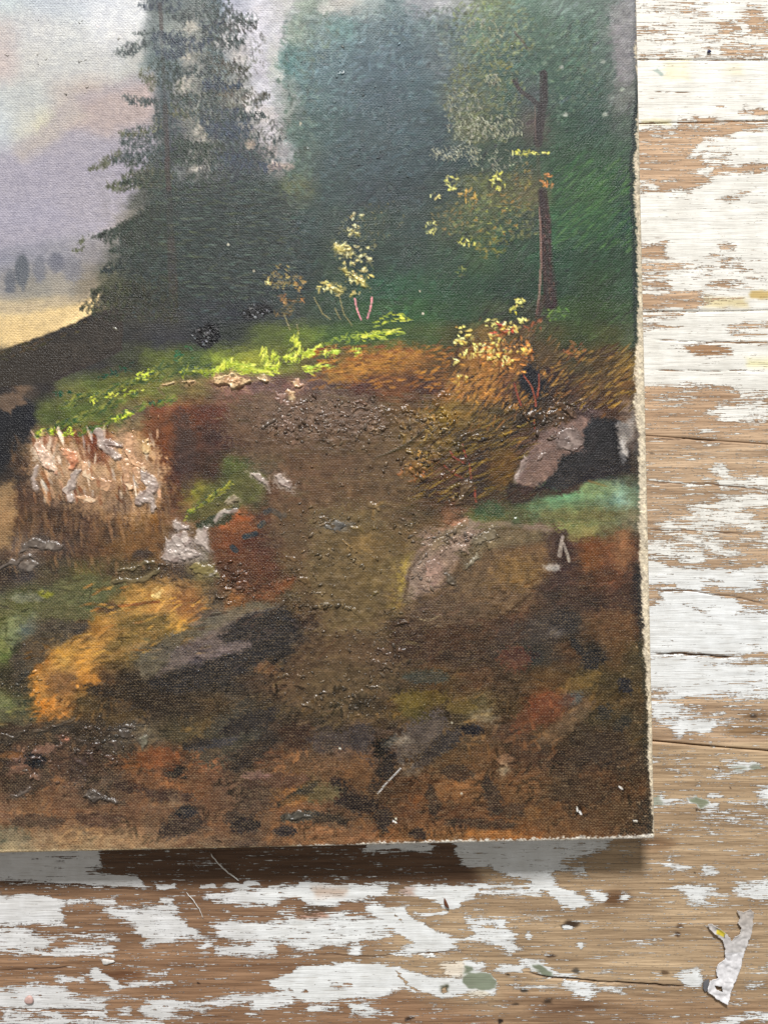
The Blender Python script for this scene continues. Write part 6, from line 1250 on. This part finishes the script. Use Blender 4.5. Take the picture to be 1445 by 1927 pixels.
def torn_paper():
    z7 = lambda p: [(945 + a * 0.346, 1530 + b * 0.346) for a, b in p]
    out = z7([(1265, 520), (1300, 532), (1345, 518), (1362, 530), (1358, 600), (1345, 660), (1325, 705), (1305, 765), (1288, 850), (1268, 900), (1250, 945), (1220, 1038), (1160, 1005), (1103, 965), (1122, 903), (1165, 892), (1155, 850), (1165, 815), (1205, 785),
              (1200, 720), (1192, 690), (1150, 655), (1115, 622), (1108, 600), (1135, 593), (1180, 625), (1222, 655), (1240, 686), (1255, 662), (1285, 650), (1290, 622), (1270, 590), (1285, 565)])
    hole = z7([(1150, 935), (1185, 938), (1190, 965), (1160, 952)])
    st = 1.2
    px = [p[0] for p in out]; py = [p[1] for p in out]
    gx, gy = np.meshgrid(np.arange(min(px) - 4, max(px) + 4, st), np.arange(min(py) - 4, max(py) + 4, st))
    f = sd_poly(gx + fbm(gx, gy, 5, 1, 2) * 3, gy + fbm(gx, gy, 5, 2, 2) * 3, out); fh = sd_poly(gx, gy, hole)
    keep = (f < 0) & (fh > 0)
    h = 0.5 + fbm(gx, gy, 22, 3, 3) * 2.2 + np.abs(fbm(gx, gy, 14, 2, 2)) * 2.2 + sstep(-5, 0, f) * 0.5 * (vnoise(gx / 18, gy / 18, 2)) * 2
    h = np.maximum(h, 0.15)
    wx, wy = tw(gx, gy)
    base = np.where((gy < 1790)[..., None], rgb(196, 192, 190), rgb(226, 224, 226))
    top = sstep(1775, 1715, gy)[..., None]
    base = base * (1 - top * 0.45) + rgb(160, 146, 132) * top * 0.45
    base = base * (1 + fbm(gx, gy, 9, 4, 3)[..., None] * 0.25)
    yel = sd_poly(gx, gy, z7([(1160, 628), (1182, 628), (1206, 648), (1200, 670), (1155, 648)]))
    ym = sstep(1.0, -1.0, yel)[..., None]
    Cc = base * (1 - ym) + rgb(216, 196, 60) * ym
    lnm = sstep(1.2, 0.4, sd_line(gx, gy, z7([(1200, 655), (1200, 672)]))[0])[..., None]; Cc = Cc * (1 - lnm) + rgb(90, 84, 50) * lnm
    V = np.stack([wx, wy, 0.0004 + h * 0.0006], -1).reshape(-1, 3)
    q = grid_quads(*gx.shape); kf = keep.ravel(); q = q[kf[q].all(1)]
    used = np.unique(q); rm = np.full(kf.size, -1); rm[used] = np.arange(len(used))
    o = mesh_np('paper_scrap', V[used], rm[q], attr_material('torn_paper', 0.65), None, {'Col': lin(np.clip(Cc.reshape(-1, 3)[used], 0, 1))})
    sm = o.modifiers.new('thickness', 'SOLIDIFY'); sm.thickness = 0.0002; sm.offset = -1
    tag(o, 'torn wrinkled scrap of white paper with a yellow mark, stuck to the planks', 'paper scrap')
    # dark corner of the printed side peeping out underneath
    cpts = z7([(1092, 915), (1120, 900), (1118, 960), (1098, 968), (1088, 950)])
    vx = [tw(*p) + (0.0006,) for p in cpts] + [tw(*p) + (0.0001,) for p in cpts]
    me = bpy.data.meshes.new('printed_corner'); n = len(cpts)
    me.from_pydata(vx, [], [tuple(range(n))[::-1], tuple(range(n, 2 * n))] + [(i, (i + 1) % n, n + (i + 1) % n, n + i) for i in range(n)])
    me.materials.append(simple_material('grey_print', (0.13, 0.13, 0.14), 0.6))
    c = bpy.data.objects.new('printed_corner', me); COL.objects.link(c); c.parent = o
torn_paper()

def tube(name, pts, rad, mat, sides=6):
    P = [Vector(p) for p in pts]; V = []; F = []
    for i, p in enumerate(P):
        t = (P[min(i + 1, len(P) - 1)] - P[max(i - 1, 0)]).normalized()
        s = t.cross(Vector((0, 0, 1))).normalized(); b = s.cross(t)
        r = rad * (1 if 0 < i < len(P) - 1 else 0.35) * RNG.uniform(0.75, 1.25)
        for k in range(sides):
            a = 2 * math.pi * k / sides
            V.append(p + s * (r * math.cos(a)) + b * (r * math.sin(a)))
    for i in range(len(P) - 1):
        for k in range(sides):
            F.append((i * sides + k, i * sides + (k + 1) % sides, (i + 1) * sides + (k + 1) % sides, (i + 1) * sides + k))
    return mesh_np(name, np.array([tuple(v) for v in V]), np.array(F), mat)

M_LINT = simple_material('white_lint', (0.78, 0.77, 0.74), 0.8)
def lint(pts, rad, label, parts=0):
    n = 16
    P = np.array(pts, float); t = np.linspace(0, len(P) - 1, n)
    xs_ = np.interp(t, range(len(P)), P[:, 0]) + np.cumsum(RNG.normal(0, 0.4, n)); ys_ = np.interp(t, range(len(P)), P[:, 1]) + RNG.normal(0, 0.5, n)
    o = tube('lint_thread', [tw(a, b) + (0.0006 + 0.0008 * math.sin(math.pi * i / (n - 1)),) for i, (a, b) in enumerate(zip(xs_, ys_))], rad, M_LINT)
    tag(o, label, 'thread', None, 'threads on the planks'); return o
lint([(398, 1606), (412, 1622), (432, 1640), (452, 1656)], 0.00035, 'white twisted thread lying in the shadow below the canvas')
lint([(352, 1678), (366, 1692), (376, 1706), (384, 1726)], 0.00016, 'thin grey thread on the brown wood below the shadow')

def dome(name, cx, cy, rx, ry_, hgt, mat, ang=0.0, seg=20, rough=0.08):
    V = []; F = []
    rings = [(1.0, 0.0), (0.93, 0.55), (0.75, 0.85), (0.45, 0.97)]
    z0 = 0.0002
    for rr, hh in rings:
        for k in range(seg):
            a = 2 * math.pi * k / seg; j = 1 + rough * math.sin(3 * a + cx)
            x = rx * rr * j * math.cos(a); y = ry_ * rr * j * math.sin(a)
            w = tw(cx + x * math.cos(ang) - y * math.sin(ang), cy + x * math.sin(ang) + y * math.cos(ang))
            V.append((w[0], w[1], z0 + hgt * hh))
    V.append(tw(cx, cy) + (z0 + hgt,))
    for i in range(3):
        for k in range(seg):
            F.append((i * seg + k, (i + 1) * seg + k, (i + 1) * seg + (k + 1) % seg, i * seg + (k + 1) % seg))
    for k in range(seg): F.append((3 * seg + k, len(V) - 1, 3 * seg + (k + 1) % seg, 3 * seg + (k + 1) % seg))
    me = bpy.data.meshes.new(name)
    me.from_pydata(V, [], [f if f[2] != f[3] else f[:3] for f in F]); me.materials.append(mat)
    for p in me.polygons: p.use_smooth = True
    o = bpy.data.objects.new(name, me); COL.objects.link(o); return o

tag(dome('paint_drop', 56, 1881, 8.5, 8, 0.0009, simple_material('pink_paint', (0.55, 0.37, 0.33), 0.45)), 'small round pink drop of paint on the white planks at lower left', 'paint drop')
tag(dome('wood_splinter', 839, 1700, 10, 3.2, 0.0010, simple_material('reddish_wood', (0.13, 0.05, 0.025), 0.6), math.radians(66), 12, 0.2), 'tiny reddish brown splinter lying on a white paint patch', 'splinter')
tag(dome('paint_crumb', 203, 1809, 12, 5, 0.0007, simple_material('grey_white_paint', (0.62, 0.6, 0.57), 0.6), 0, 12, 0.25), 'loose pale crumb of paint on the bare brown wood', 'paint crumb')
tag(dome('ink_speck', 1333, 97, 4, 3, 0.0004, simple_material('dark_blue_ink', (0.02, 0.02, 0.07), 0.4), 0, 12, 0.2), 'tiny dark blue speck on the top plank', 'speck')
